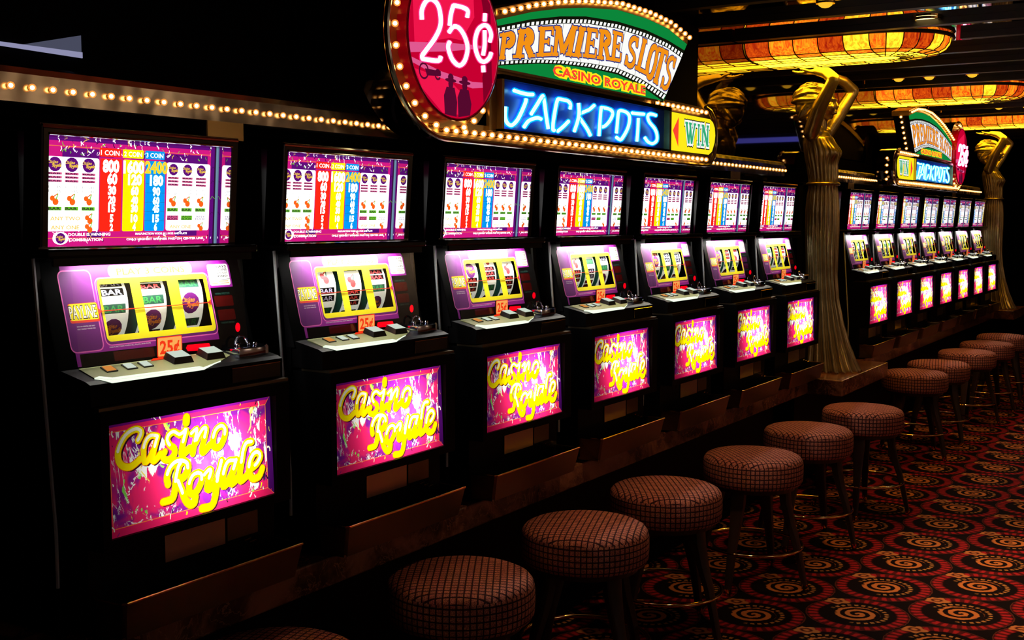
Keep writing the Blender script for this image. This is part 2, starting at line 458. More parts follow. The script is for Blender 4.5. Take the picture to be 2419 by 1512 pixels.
def tag(o, label, cat, group=None, kind=None):
    o['label'] = label; o['category'] = cat
    if group: o['group'] = group
    if kind: o['kind'] = kind
    return o
def thing(name, loc, label, cat, group=None, rz=0.0):
    o = bpy.data.objects.new(name, None); C.objects.link(o)
    o.location = loc; o.rotation_euler = (0, 0, rz); o.empty_display_size = 0.1
    return tag(o, label, cat, group)
def struct(o): o['kind'] = 'structure'; return o
def copy_tree(o, parent=None):
    c = o.copy(); C.objects.link(c); c.parent = parent
    for ch in list(o.children): copy_tree(ch, c)
    return c

# ---------------------------------------------------------------- flat artwork: painted layers resolved into one planar mesh
def catmull(pts, n=5, closed=False):
    if len(pts) < 3: return list(pts)
    P = list(pts); out = []
    N = len(P)
    for i in range(N - 1):
        p0 = P[i - 1] if i > 0 else (2 * P[0][0] - P[1][0], 2 * P[0][1] - P[1][1])
        p1, p2 = P[i], P[i + 1]
        p3 = P[i + 2] if i + 2 < N else (2 * P[-1][0] - P[-2][0], 2 * P[-1][1] - P[-2][1])
        for q in range(n):
            t = q / n
            out.append(tuple(0.5 * (2 * p1[d] + (p2[d] - p0[d]) * t + (2 * p0[d] - 5 * p1[d] + 4 * p2[d] - p3[d]) * t * t
                                   + (3 * p1[d] - p0[d] - 3 * p2[d] + p3[d]) * t ** 3) for d in range(2)))
    out.append(tuple(P[-1])); return out
def ngon(cx, cz, rx, rz=None, n=20):
    rz = rx if rz is None else rz
    return [(cx + rx * cos(2 * pi * i / n), cz + rz * sin(2 * pi * i / n)) for i in range(n)]
def rect(x0, x1, z0, z1): return [(x0, z0), (x1, z0), (x1, z1), (x0, z1)]
def rrect(x0, x1, z0, z1, r, n=4):
    out = []
    for cx, cz, a0 in ((x1 - r, z1 - r, 0), (x0 + r, z1 - r, 90), (x0 + r, z0 + r, 180), (x1 - r, z0 + r, 270)):
        for i in range(n + 1):
            a = radians(a0 + 90 * i / n); out.append((cx + r * cos(a), cz + r * sin(a)))
    return out
def hull(P):
    P = sorted(set(P)); 
    if len(P) < 3: return P
    def half(Q):
        o = []
        for p in Q:
            while len(o) > 1 and (o[-1][0] - o[-2][0]) * (p[1] - o[-2][1]) - (o[-1][1] - o[-2][1]) * (p[0] - o[-2][0]) <= 0: o.pop()
            o.append(p)
        return o[:-1]
    return half(P) + half(P[::-1])
def inside(p, poly):
    r = False; j = len(poly) - 1
    for i in range(len(poly)):
        a, b_ = poly[i], poly[j]
        if (a[1] > p[1]) != (b_[1] > p[1]) and p[0] < (b_[0] - a[0]) * (p[1] - a[1]) / (b_[1] - a[1]) + a[0]: r = not r
        j = i
    return r
def ribbon(pts, w, cap=True, ncap=10):
    """list of polygons covering a stroke of width w"""
    polys = []; N = len(pts); L = []; R = []
    for i in range(N):
        a = pts[max(i - 1, 0)]; b = pts[min(i + 1, N - 1)]
        dx, dz = b[0] - a[0], b[1] - a[1]; l = hypot(dx, dz) or 1e-9
        nx, nz = -dz / l * w / 2, dx / l * w / 2
        L.append((pts[i][0] + nx, pts[i][1] + nz)); R.append((pts[i][0] - nx, pts[i][1] - nz))
    for i in range(N - 1):
        q = [R[i], R[i + 1], L[i + 1], L[i]]
        cr = [(q[(j + 1) % 4][0] - q[j][0]) * (q[(j + 2) % 4][1] - q[(j + 1) % 4][1]) - (q[(j + 1) % 4][1] - q[j][1]) * (q[(j + 2) % 4][0] - q[(j + 1) % 4][0]) for j in range(4)]
        polys.append(q if min(cr) > 0 or max(cr) < 0 else hull(q))
    if cap:
        for e in (pts[0], pts[-1]): polys.append(ngon(e[0], e[1], w / 2, n=ncap))
    return polys

_tc = {}
def text_polys(txt, x, z, h, sx=1.0, align='CENTER', off=0.0, shear=0.0, xscale=None):
    """polygons of a text string; h = cap height; x,z = anchor (baseline)"""
    key = (txt, off, shear)
    if key not in _tc:
        cu = bpy.data.curves.new('txt', 'FONT'); cu.body = txt; cu.size = 1.0; cu.offset = off; cu.shear = shear
        cu.resolution_u = 2
        ob = bpy.data.objects.new('txt', cu)
        me = ob.to_mesh()
        P = [[(me.vertices[i].co.x, me.vertices[i].co.y) for i in p.vertices] for p in me.polygons]
        ob.to_mesh_clear(); bpy.data.objects.remove(ob); bpy.data.curves.remove(cu)
        xs = [q[0] for p in P for q in p] or [0, 1]
        _tc[key] = (P, min(xs), max(xs))
    P, x0, x1 = _tc[key]
    s = h / 0.72
    sxx = s * sx
    if xscale: sxx = xscale / max(1e-6, x1 - x0)
    c = {'CENTER': (x0 + x1) / 2, 'LEFT': x0, 'RIGHT': x1}[align]
    return [[(x + (q[0] - c) * sxx, z + q[1] * s) for q in p] for p in P]

class Art:
    def __init__(s): s.L = []
    def a(s, poly, m): s.L.append((poly, m)); return s
    def many(s, polys, m):
        for p in polys: s.L.append((p, m))
        return s
    def text(s, m, *a, **kw): return s.many(text_polys(*a, **kw), m)
    def resolve(s):
        K = 1000.0
        V = []; F = []; mats = []; PL = []
        for poly, m in s.L:
            pl = []
            for q in poly:
                if not pl or hypot(q[0] - pl[-1][0], q[1] - pl[-1][1]) > 2e-5: pl.append(q)
            if len(pl) > 2 and hypot(pl[0][0] - pl[-1][0], pl[0][1] - pl[-1][1]) < 2e-5: pl.pop()
            if len(pl) < 3: continue
            A = sum(pl[i][0] * pl[(i + 1) % len(pl)][1] - pl[(i + 1) % len(pl)][0] * pl[i][1] for i in range(len(pl)))
            if abs(A) < 1e-10: continue
            if A < 0: pl = pl[::-1]
            n = len(V); V += [Vector((q[0] * K, q[1] * K)) for q in pl]
            F.append(list(range(n, n + len(pl)))); mats.append(m); PL.append([(q[0] * K, q[1] * K) for q in pl])
        vo, eo, fo, ov, oe, of = delaunay_2d_cdt(V, [], F, 0, 1e-3)
        out = []
        for f, src in zip(fo, of):
            if not src: continue
            c_ = (sum(vo[i].x for i in f) / len(f), sum(vo[i].y for i in f) / len(f))
            m = None
            for i in sorted(src, reverse=True):
                if inside(c_, PL[i]): m = mats[i]; break
            if m is None: continue
            out.append((list(f), m))
        return [(p.x / K, p.y / K) for p in vo], out
    def build(s, name, fn, parent=None, org=(0, 0, 0), loc=None):
        vs, fs = s.resolve()
        mb = MB(org); mats = []
        me = bpy.data.meshes.new(name)
        for _, m in fs:
            if m not in mats: mats.append(m)
        P = [fn(*p) for p in vs]
        me.from_pydata([(p[0] - org[0], p[1] - org[1], p[2] - org[2]) for p in P], [], [f for f, _ in fs])
        for m in mats: me.materials.append(M[m])
        me.polygons.foreach_set('material_index', [mats.index(m) for _, m in fs])
        bm = bmesh.new(); bm.from_mesh(me)
        bmesh.ops.delete(bm, geom=[v for v in bm.verts if not v.link_faces], context='VERTS')
        bm.to_mesh(me); bm.free(); me.update()
        o = bpy.data.objects.new(name, me); C.objects.link(o); o.parent = parent
        if loc is not None: o.location = loc
        return o

# lettering of the belly glass, pen strokes (width, points), metres from its lower left corner
STROKES = [
(0.0146, [(0.0891, 0.1991), (0.0958, 0.2074), (0.0989, 0.2176), (0.0889, 0.2246), (0.0735, 0.2235), (0.0563, 0.215), (0.0434, 0.201), (0.0339, 0.1828), (0.0341, 0.163), (0.0444, 0.1494), (0.0622, 0.1442), (0.0777, 0.1489), (0.0913, 0.1565)]),
(0.0135, [(0.1422, 0.2006), (0.1281, 0.2041), (0.1152, 0.1992), (0.1057, 0.1856), (0.1021, 0.1673), (0.1039, 0.1467), (0.1168, 0.1533), (0.129, 0.1702)]),
(0.0136, [(0.1445, 0.1996), (0.137, 0.1829), (0.1302, 0.1649), (0.1258, 0.1459), (0.1354, 0.1474), (0.149, 0.1591)]),
(0.014, [(0.2028, 0.1954), (0.1909, 0.2025), (0.1767, 0.1977), (0.171, 0.1863), (0.1775, 0.1736), (0.19, 0.1637), (0.1882, 0.1497), (0.1737, 0.1412), (0.1609, 0.1435), (0.155, 0.1529), (0.1621, 0.1613)]),
(0.0144, [(0.2068, 0.1928), (0.2187, 0.1962), (0.2284, 0.2032), (0.2203, 0.1822), (0.2121, 0.1599), (0.2104, 0.1458), (0.2207, 0.1493), (0.2356, 0.1573)]),
(0.0178, [(0.2302, 0.2299), (0.2286, 0.2189)]),
(0.0138, [(0.2431, 0.1897), (0.2608, 0.1988), (0.2573, 0.1841), (0.25, 0.1641), (0.2434, 0.1427)]),
(0.014, [(0.2544, 0.166), (0.2658, 0.1828), (0.2806, 0.1964), (0.2892, 0.1951), (0.2827, 0.1747), (0.2724, 0.151), (0.2734, 0.1402), (0.2842, 0.145), (0.2989, 0.1553)]),
(0.0145, [(0.3354, 0.1947), (0.3197, 0.1877), (0.3097, 0.1703), (0.3084, 0.1517), (0.3177, 0.144), (0.3324, 0.149), (0.3444, 0.1661), (0.3483, 0.1832), (0.3408, 0.1932), (0.3299, 0.1929)]),
(0.016, [(0.1488, 0.0475), (0.1663, 0.0477), (0.1784, 0.0514), (0.1856, 0.0703), (0.1912, 0.0958), (0.1997, 0.1193), (0.2073, 0.1274)]),
(0.0161, [(0.1659, 0.0851), (0.164, 0.101), (0.1741, 0.1209), (0.1916, 0.1318), (0.2115, 0.1313), (0.2261, 0.1224), (0.226, 0.1066), (0.213, 0.0932), (0.1927, 0.0877)]),
(0.0164, [(0.1966, 0.0869), (0.2051, 0.0648), (0.2145, 0.0392), (0.2268, 0.0255), (0.2401, 0.0259), (0.2452, 0.0408)]),
(0.015, [(0.2581, 0.095), (0.2413, 0.091), (0.229, 0.0743), (0.2287, 0.0537), (0.2406, 0.0481), (0.2556, 0.0579), (0.2673, 0.0764), (0.2661, 0.0903), (0.2539, 0.095)]),
(0.0154, [(0.2762, 0.0859), (0.2916, 0.0952), (0.2976, 0.09), (0.2866, 0.0678), (0.2823, 0.0509), (0.2951, 0.0516), (0.3111, 0.0679), (0.321, 0.0872)]),
(0.0168, [(0.3322, 0.1097), (0.3218, 0.0838), (0.3123, 0.053), (0.3052, 0.0268), (0.2966, 0.0107), (0.2837, 0.0069), (0.2628, 0.0082)]),
(0.016, [(0.3745, 0.1029), (0.3558, 0.1046), (0.343, 0.093), (0.3338, 0.0685), (0.3335, 0.0472), (0.3493, 0.0556), (0.3638, 0.0743)]),
(0.0162, [(0.3801, 0.1036), (0.3699, 0.0831), (0.3582, 0.0572), (0.3598, 0.0478), (0.3828, 0.059)]),
(0.0165, [(0.4335, 0.1395), (0.4163, 0.139), (0.405, 0.1234), (0.3964, 0.0948), (0.3877, 0.0648), (0.39, 0.0493), (0.4145, 0.0597)]),
(0.0169, [(0.4269, 0.0733), (0.4482, 0.0821), (0.461, 0.0985), (0.4524, 0.1102), (0.4359, 0.1063), (0.4231, 0.0867), (0.4215, 0.0617), (0.4321, 0.0471), (0.4531, 0.049), (0.466, 0.067)]),
]
def script_logo(x0, z0, s, wmul=1.0, n=1):
    out = []
    for w, p in STROKES:
        q = catmull(p, n) if n > 1 else p
        out += ribbon([(x0 + (a - 0.25) * s, z0 + (b_ - 0.118) * s) for a, b_ in q], w * s * wmul, n > 1)
    return out
def badge(art, cx, cz, r, mb, ml, n=16):
    art.a(ngon(cx, cz, r * 1.04, r, n), mb)
    art.many(script_logo(cx, cz, r / 0.215, 1.15), ml)
def bar_sym(art, cx, cz, w, h, mb, mt):
    art.a(rect(cx - w / 2, cx + w / 2, cz - h / 2, cz + h / 2), mb)
    art.text(mt, 'BAR', cx, cz - h * 0.36, h * 0.72, off=0.02, xscale=w * 0.86)
def cherry(art, cx, cz, s, mr, mg):
    art.a(ngon(cx - s * 0.28, cz + s * 0.12, s * 0.3, n=10), mr)
    art.a(ngon(cx + s * 0.12, cz - s * 0.25, s * 0.38, n=10), mr)
    art.many(ribbon([(cx - s * 0.25, cz + s * 0.2), (cx + s * 0.05, cz + s * 0.4), (cx + s * 0.4, cz + s * 0.62)], s * 0.12, False), mr)
    art.many(ribbon([(cx + s * 0.2, cz), (cx + s * 0.3, cz + s * 0.3), (cx + s * 0.42, cz + s * 0.6)], s * 0.12, False), mg)

exec_order = []
# ---------------------------------------------------------------- room shell
ZC = 2.67
b = MB(); b.add([(-4, -6, 0), (15, -6, 0), (15, 0.52, 0), (-4, 0.52, 0)], [(0, 1, 2, 3)], 'carpet')
struct(b.build('floor'))
b = MB(); b.box(-4, 15, -6, 0.52, ZC, ZC + 0.05, 'ceilmirror'); struct(b.build('ceiling'))
b = MB(); b.box(-4, 4.27, 0.48, 0.58, 0, ZC, 'void'); struct(b.build('wall_back'))
b = MB(); b.box(4.27, 15, 0.48, 0.58, 0, ZC, 'wallmirror'); struct(b.build('wall_mirror'))
b = MB(); b.box(15, 15.1, -6, 0.58, 0, ZC, 'void'); struct(b.build('wall_far'))
b = MB(); b.box(-4, 15, -6.1, -6, 0, ZC, 'tanwall'); struct(b.build('wall_aisle'))
b = MB(); b.box(-4.1, -4, -6.1, 0.58, 0, ZC, 'void'); struct(b.build('wall_near'))

# black beams crossing under the mirror ceiling
LAMPX = (5.30, 8.20, 11.10)
bi = 0
for i in range(34):
    x = 3.7 + i * 0.55
    if x > 14.6: break
    inl = any(abs(x - lx) < 0.44 for lx in LAMPX)
    b = MB((x, 0, ZC))
    b.box(x - 0.03, x + 0.03, -5.9, (-0.66 if inl else 0.47), ZC - 0.036, ZC - 0.0005, 'beam')
    o = b.build('ceiling_beam', None, loc=(x, 0, ZC)); bi += 1
    tag(o, 'black ceiling beam crossing the aisle, number %d counted from the near sign' % bi, 'beam', 'black ceiling beams', 'structure')

# ---------------------------------------------------------------- slot machine
S = 0.736
ZL = 0.684                     # top of the stone ledge
ORG = (0.0, 0.0, ZL)
def reel_y(z): return 0.134 + 0.252 * (z - 1.336)
def pay_y(z, d=0.048): return 0.1619 + d - 0.0173 / 0.241 * (z - 1.5497)
def belly_y(z): return 0.0102 / 0.243 * (z - 0.92)
ANG_P = math.atan(0.252)

def symbol_strip():
    """one printed reel strip wrapped round a drum, R=0.12, x centred on 0"""
    R, hw = 0.12, 0.041
    art = Art(); per = 2 * pi * R; n = 72
    for i in range(n): art.a(rect(-hw, hw, i * per / n, (i + 1) * per / n), 'reel_white')
    seq = ['badge', 'bar', 'bb', 'cherry', 'bbb', 'badge', 'bar', 'bbb', 'cherry', 'bb', 'bar', 'badge', 'bbb', 'bb', 'bar']
    st = per / 15
    for i, k_ in enumerate(seq):
        z = (i + 0.5) * st
        if k_ == 'badge': badge(art, 0, z, 0.027, 'p_darkpurple', 'p_orange', 14)
        if k_ == 'bar': bar_sym(art, 0, z, 0.066, 0.022, 'p_dkgreen', 'p_green')
        if k_ == 'bb':
            for d in (-0.011, 0.011): bar_sym(art, 0, z + d, 0.066, 0.018, 'p_black', 'p_lilac')
        if k_ == 'bbb':
            for d in (-0.017, 0, 0.017): bar_sym(art, 0, z + d, 0.066, 0.014, 'p_black', 'p_redsym')
        if k_ == 'cherry': cherry(art, 0, z, 0.032, 'p_redsym', 'p_dkgreen')
    def wrap(x, v):
        a = v / R
        return (x, -R * cos(a), R * sin(a))
    o = art.build('reel', wrap)
    # drum flanks and hub
    mb = MB(); mb.prism([(0.118 * cos(2 * pi * i / 40), 0.118 * sin(2 * pi * i / 40)) for i in range(40)], 'x', -hw + 0.001, hw - 0.001, 'p_dkgreen')
    h = mb.mesh('hub')
    bm = bmesh.new(); bm.from_mesh(o.data); nm = len(o.data.materials)
    bm2 = bmesh.new(); bm2.from_mesh(h)
    o.data.materials.append(M['p_dkgreen'])
    base = len(bm.verts); vs = [bm.verts.new(v.co) for v in bm2.verts]; bm.verts.ensure_lookup_table()
    for f in bm2.faces:
        nf = bm.faces.new([vs[v.index] for v in f.verts]); nf.material_index = nm
    bm.to_mesh(o.data); bm.free(); bm2.free()
    return o
def reel_rot(idx):
    # rotation that brings symbol idx (float) to the pay line
    return (idx + 0.5) * 2 * pi / 15

def make_machine():
    root = thing('slot_machine', (0, 0, ZL), 'x', 'slot machine')
    X0, X1 = -0.045, 0.572
    def B(): return MB(ORG)
    # cabinet shell
    b = B()
    side = [(0.128, ZL), (0.128, 0.923), (0.174, 1.527), (0.174, 1.535), (0.44, 1.535), (0.44, ZL)]
    b.prism(side, 'x', X0, X0 + 0.014, 'black'); b.prism(side, 'x', X1 - 0.014, X1, 'black')
    cheek = [(reel_y(1.262), 1.262), (reel_y(1.516), 1.516), (0.40, 1.516), (0.40, 1.262)]
    b.prism(cheek, 'x', X0 + 0.014, X0 + 0.018, 'void'); b.prism(cheek, 'x', X1 - 0.018, X1 - 0.014, 'void')
    b.box(X0 + 0.014, X1 - 0.014, 0.425, 0.44, ZL, 1.535, 'void')
    b.box(X0 + 0.014, X1 - 0.014, 0.16, 0.425, ZL + 0.001, 0.88, 'black')
    b.box(X0 + 0.014, X1 - 0.014, 0.13, 0.425, 1.19, 1.262, 'black')
    b.box(X0 + 0.014, X1 - 0.014, 0.15, 0.425, 1.516, 1.535, 'black')
    b.build('cabinet', root)
    # shelf under the top box
    b = B(); b.bbox(X0 - 0.004, X1 + 0.004, 0.118, 0.44, 1.524, 1.545, 'gloss', 0.006); b.build('shelf', root)
    # pale edge strips of the side panels
    for xx in (X0 - 0.003,):
        b = B(); b.tube([(xx, 0.122, 0.80), (xx, 0.122, 0.923), (xx, 0.171, 1.524)], 0.0042, 'trim', 6); b.build('edge_trim', root)
    # lower door with a hole for the belly glass
    b = B()
    x0, x1, z0, z1 = -0.024, 0.553, 0.892, 1.198
    hx0, hx1, hz0, hz1 = -0.002, 0.504, 0.916, 1.168
    for a in ((x0, hx0, z0, z1), (hx1, x1, z0, z1), (hx0, hx1, z0, hz0), (hx0, hx1, hz1, z1)):
        b.box(a[0], a[1], -0.006, 0.03, a[2], a[3], 'black')
    b.box(x0, x0 + 0.01, 0.03, 0.16, z0, z1, 'black'); b.box(x1 - 0.01, x1, 0.03, 0.16, z0, z1, 'black')
    b.box(x0, x1, 0.15, 0.16, z0, z1, 'boxwhite')
    b.box(x0 + .01, x1 - .01, 0.03, 0.15, z0, z0 + 0.008, 'boxwhite'); b.box(x0 + .01, x1 - .01, 0.03, 0.15, z1 - 0.008, z1, 'boxwhite')
    door = b.build('belly_door', root)
    # belly glass print
    art = Art()
    u0, u1, w0, w1 = -0.0035, 0.5055, 0.9145, 1.1695
    art.a(rect(u0, u1, w0, w1), 't_magenta')
    art.a([(u0, w1), (u1, w1), (u1 - 0.02, w1 - 0.024), (u0 + 0.014, w1 - 0.022)], 't_purple')
    art.a([(u1, w0), (u1, w1), (u1 - 0.02, w1 - 0.024), (u1 - 0.022, w0 + 0.02)], 't_edge')  # top and right borders coloured darker, edge shading put into the print
    art.a([(u0, w1 - 0.011), (u1 - 0.01, w1 - 0.012), (u1 - 0.02, w1 - 0.024), (u0 + 0.014, w1 - 0.022)], 't_magenta')
    inn = [(u0 + 0.014, w0 + 0.020), (u1 - 0.023, w0 + 0.020), (u1 - 0.020, w1 - 0.024), (u0 + 0.014, w1 - 0.022)]
    art.a(inn, 't_splat')
    for i in range(4): art.many(ribbon([inn[i], inn[(i + 1) % 4]], 0.0016, False), 't_line')
    for c_, e in zip(inn, [(u0, w0), (u1, w0), (u1, w1), (u0, w1)]): art.many(ribbon([c_, e], 0.0012, False), 't_line')
    rr = random.Random(3)
    for side_ in range(46):
        t = rr.random(); e = side_ % 4
        if e == 0: x, z = u0 + t * 0.5, w0 + rr.uniform(0.002, 0.03)
        elif e == 1: x, z = u0 + t * 0.5, w1 - rr.uniform(0.002, 0.04)
        elif e == 2: x, z = u0 + rr.uniform(0.0, 0.03), w0 + t * 0.24
        else: x, z = u1 - rr.uniform(0.005, 0.05), w0 + t * 0.24
        ln_ = rr.uniform(0.004, 0.016); a = rr.uniform(0.8, 2.4)
        pts = [(x, z), (x + cos(a) * ln_ * 0.5 + rr.uniform(-.003, .003), z + sin(a) * ln_ * 0.5), (x + cos(a) * ln_, z + sin(a) * ln_)]
        art.many(ribbon(pts, rr.uniform(0.0012, 0.0042), False), rr.choice(['t_hi', 't_hi', 't_yellow', 't_splat', 't_black']))
    for layer, dx, dz, wm, m in ((0, 0.0042, -0.0030, 1.12, 't_black'), (1, 0, 0, 1.26, 't_orange'), (2, 0, 0, 1.02, 't_yellow')):
        for w, p in STROKES:
            art.many(ribbon([(a + dx, 0.92 + c_ + dz) for a, c_ in catmull(p, 3)], w * wm), m)
    for w, p in STROKES:                                 # printed highlight along the upper part of each stroke
        zs = [q[1] for q in p]; cut = min(zs) + 0.48 * (max(zs) - min(zs))
        run = []
        for q in catmull(p, 3) + [(0, -1)]:
            if q[1] > cut: run.append((q[0] - 0.0008, 0.92 + q[1] + 0.0008))
            else:
                if len(run) > 2: art.many(ribbon(run, w * 0.52, True, 8), 't_hi')
                run = []
    art.build('belly_glass', lambda x, z: (x, belly_y(z) + 0.004, z), root, ORG)
    area_light('door_tube', (0.305, 0.090, 1.045 - ZL), (0.315, -1.0, 1.045 - ZL), 0.14, 0.045, 1.9, (1, 0.97, 0.93), root)
    # thin metal bar above the door
    b = B(); b.box(-0.022, 0.556, 0.0, 0.10, 1.199, 1.206, 'bronze'); b.build('door_bar', root)
    # button deck
    b = B()
    prof = [(0.021, 1.208), (0.021, 1.2555), (0.036, 1.262), (0.118, 1.279), (0.14, 1.279), (0.14, 1.208)]
    b.prism(prof, 'x', -0.026, 0.557, 'black'); deck = b.build('button_deck', root)
    b = B(); b.box(0.381, 0.547, 0.0185, 0.021, 1.212, 1.247, 'darkchrome'); b.tube([(0.381, 0.0182, 1.212), (0.381, 0.0182, 1.247), (0.547, 0.0182, 1.247)], 0.0009, 'brass', 4); b.build('deck_plate', root)
    b = B()
    dk = lambda y: 1.257 + 0.018 / 0.084 * (y - 0.033)
    out = [(0.004, 0.045), (0.03, 0.0185), (0.29, 0.0185), (0.37, 0.045), (0.43, 0.075), (0.43, 0.112), (0.015, 0.112)]
    nb = len(out)
    b.add([(x, y, 1.2545 if y < 0.03 else dk(y) + 0.001) for x, y in out] + [(x, y, (1.2545 if y < 0.03 else dk(y)) + 0.0065) for x, y in out],
          [tuple(range(nb, 2 * nb))] + [(i, (i + 1) % nb, nb + (i + 1) % nb, nb + i) for i in range(3, nb)], 'deckmetal')
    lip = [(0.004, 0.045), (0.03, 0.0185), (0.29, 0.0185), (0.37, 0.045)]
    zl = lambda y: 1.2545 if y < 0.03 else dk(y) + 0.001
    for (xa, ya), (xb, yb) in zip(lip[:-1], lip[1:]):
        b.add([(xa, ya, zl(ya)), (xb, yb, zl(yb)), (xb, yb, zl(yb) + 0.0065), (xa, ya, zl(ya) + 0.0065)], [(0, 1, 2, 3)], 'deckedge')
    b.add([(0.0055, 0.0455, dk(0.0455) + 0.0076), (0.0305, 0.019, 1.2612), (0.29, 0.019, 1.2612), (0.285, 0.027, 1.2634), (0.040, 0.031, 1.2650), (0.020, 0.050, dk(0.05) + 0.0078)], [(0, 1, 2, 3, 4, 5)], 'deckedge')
    b.build('deck_overlay', root)
    def slant(b, pts, h, m, top=None, inset=0.0):
        n_ = len(pts); cx = sum(p[0] for p in pts) / n_; cy = sum(p[1] for p in pts) / n_
        lo = [(x, y, dk(y) + 0.0055) for x, y in pts]
        hi = [(cx + (x - cx) * (1 - inset), cy + (y - cy) * (1 - inset), dk(y) + 0.0055 + h) for x, y in pts]
        b.add(lo + hi, [(i, (i + 1) % n_, n_ + (i + 1) % n_, n_ + i) for i in range(n_)], m)
        b.add(hi, [tuple(range(n_))], top or m)
    for x, w, m in ((0.062, 0.030, 'btn_orange'), (0.118, 0.029, 'btn_white'), (0.164, 0.028, 'btn_white')):
        b = B(); slant(b, [(x - 0.008, 0.066), (x + w - 0.008, 0.066), (x + w, 0.100), (x, 0.100)], 0.004, 'blackrubber', None, 0.0)
        slant(b, [(x - 0.005, 0.069), (x + w - 0.011, 0.069), (x + w - 0.004, 0.097), (x + 0.003, 0.097)], 0.0055, m)
        b.build('flat_button', root)
    for x in (0.238, 0.340):
        b = B(); slant(b, [(x, 0.060), (x + 0.062, 0.060), (x + 0.070, 0.108), (x + 0.008, 0.108)], 0.017, 'blackrubber', 'btn_white', 0.2)
        b.build('square_button', root)
    # coin head: chrome block with a ring arch
    b = B()
    b.bbox(0.437, 0.530, 0.050, 0.105, 1.264, 1.288, 'chrome', 0.003)
    b.tube([(0.487 + 0.022 * cos(a), 0.095, 1.290 + 0.024 * sin(a)) for a in [pi * i / 12 for i in range(13)]], 0.0032, 'chrome', 8)
    b.ball((0.465, 0.085, 1.292), 0.006, 'chrome'); b.ball((0.520, 0.080, 1.291), 0.007, 'chrome'); b.ball((0.505, 0.088, 1.293), 0.0055, 'chrome')
    b.prism([(0.523, 1.284), (0.537, 1.292), (0.543, 1.286), (0.543, 1.268), (0.523, 1.268)], 'y', 0.055, 0.10, 'chrome')
    smooth_by_angle(b.build('coin_head', root))
    b = B(); b.ball((0.508, reel_y(1.333) - 0.006, 1.333), 0.0068, 'led', 12, 1, 0.8, 1.75); b.build('red_lamp', root, True)
    # reel window surround (front lit print, openings for the three reels)
    art = Art()
    art.a(rect(X0 + 0.014, X1 - 0.014, 1.262, 1.516), 'p_black')
    art.a([(0.020, 1.505), (0.515, 1.505), (0.524, 1.49), (0.524, 1.283), (0.020, 1.283)], 'p_purple')
    art.a([(0.444, 1.436), (0.530, 1.436), (0.530, 1.275), (0.444, 1.275)], 'p_black')
    art.a([(0.030, 1.283), (0.452, 1.283), (0.452, 1.308), (0.030, 1.310)], 'p_black')
    art.a(rect(0.12, 0.235, 1.286, 1.307), 'leddim')
    col_ = rrect(0.012, 0.0975, 1.314, 1.494, 0.014)
    art.a(col_, 'p_darkpurple'); art.many(ribbon(col_ + [col_[0]], 0.0028, False), 'p_pinkline')
    art.a(rrect(0.104, 0.447, 1.321, 1.476, 0.016), 'p_pinkline'); art.a(rrect(0.1065, 0.4445, 1.3235, 1.4735, 0.014), 'p_darkpurple')
    art.a(rrect(0.110, 0.441, 1.330, 1.473, 0.012), 'p_yellow')
    pill = rrect(0.150, 0.396, 1.4745, 1.5, 0.012)
    art.a(rrect(0.147, 0.399, 1.473, 1.503, 0.013), 'p_pinkline'); art.a(pill, 'p_white')
    art.text('p_gold', 'PLAY 3 COINS', 0.273, 1.4795, 0.0155, xscale=0.205, off=0.03)
    art.a(rrect(0.0225, 0.1015, 1.378, 1.4215, 0.005), 'p_redline'); art.a(rrect(0.0245, 0.0995, 1.3835, 1.4205, 0.005), 'p_yellow')
    art.text('p_black', 'PAYLINE', 0.0600, 1.3880, 0.029, off=0.045, xscale=0.0745)
    art.text('p_white', 'PAYLINE', 0.0600, 1.3885, 0.028, off=0.012, xscale=0.0715)
    art.text('p_white', 'PAYS ON CENTER LINE ONLY', 0.061, 1.3685, 0.0028, xscale=0.048)
    art.text('p_white', 'ONLY HIGHEST WINNER PAID', 0.061, 1.3628, 0.0028, xscale=0.048)
    art.text('p_white', 'MALFUNCTION VOIDS ALL PLAYS AND PAYS', 0.171, 1.3165, 0.003, xscale=0.117)
    art.a(rrect(0.449, 0.519, 1.441, 1.495, 0.006), 'p_white')
    for i, (tx, hh) in enumerate((('PAYS', 0.0062), ('COINS', 0.0062), ('ARE NOT', 0.0050), ('PAID', 0.0045))):
        art.text('p_black', tx, 0.497, 1.4855 - i * 0.0078, hh, align='CENTER', off=0.02, xscale=0.034)
    art.many(ribbon([(0.449, 1.4560), (0.519, 1.4560)], 0.001, False), 'p_black')
    for xa, xb, zz in ((0.480, 0.512, 1.4515), (0.456, 0.476, 1.4465), (0.486, 0.514, 1.4465)): art.many(ribbon([(xa, zz), (xb, zz)], 0.0016, False), 'p_orange')
    art.a(rrect(0.453, 0.516, 1.388, 1.415, 0.004), 'leddim'); art.a(rrect(0.456, 0.514, 1.353, 1.380, 0.004), 'leddim')
    art.text('p_dkgreen', 'WIN METER', 0.484, 1.418, 0.005, xscale=0.05); art.text('p_dkgreen', 'CREDIT METER', 0.484, 1.345, 0.004, xscale=0.045)
    for a0, a1 in ((0.1165, 0.2025), (0.2315, 0.3130), (0.3475, 0.4290)):
        art.a(rect(a0, a1, 1.344, 1.4605), None)
    for zz, tip in ((0.1, 1), (0.441, -1)):
        art.a([(zz, 1.408), (zz, 1.393), (zz + 0.013 * tip, 1.4005)], 'p_redline')
    art.build('reel_surround', lambda x, z: (x, reel_y(z), z), root, ORG)
    # red pay line wire
    b = B(); b.box(0.108, 0.438, reel_y(1.4005) - 0.003, reel_y(1.4005) - 0.001, 1.3995, 1.4015, 'p_redline'); b.build('payline_wire', root)
    b = B(); b.prism([(0.336, 1.288), (0.403, 1.286), (0.406, 1.2935), (0.402, 1.302), (0.335, 1.3035), (0.330, 1.296)], 'y', 0.1185, 0.122, 'led'); b.build('win_display', root)
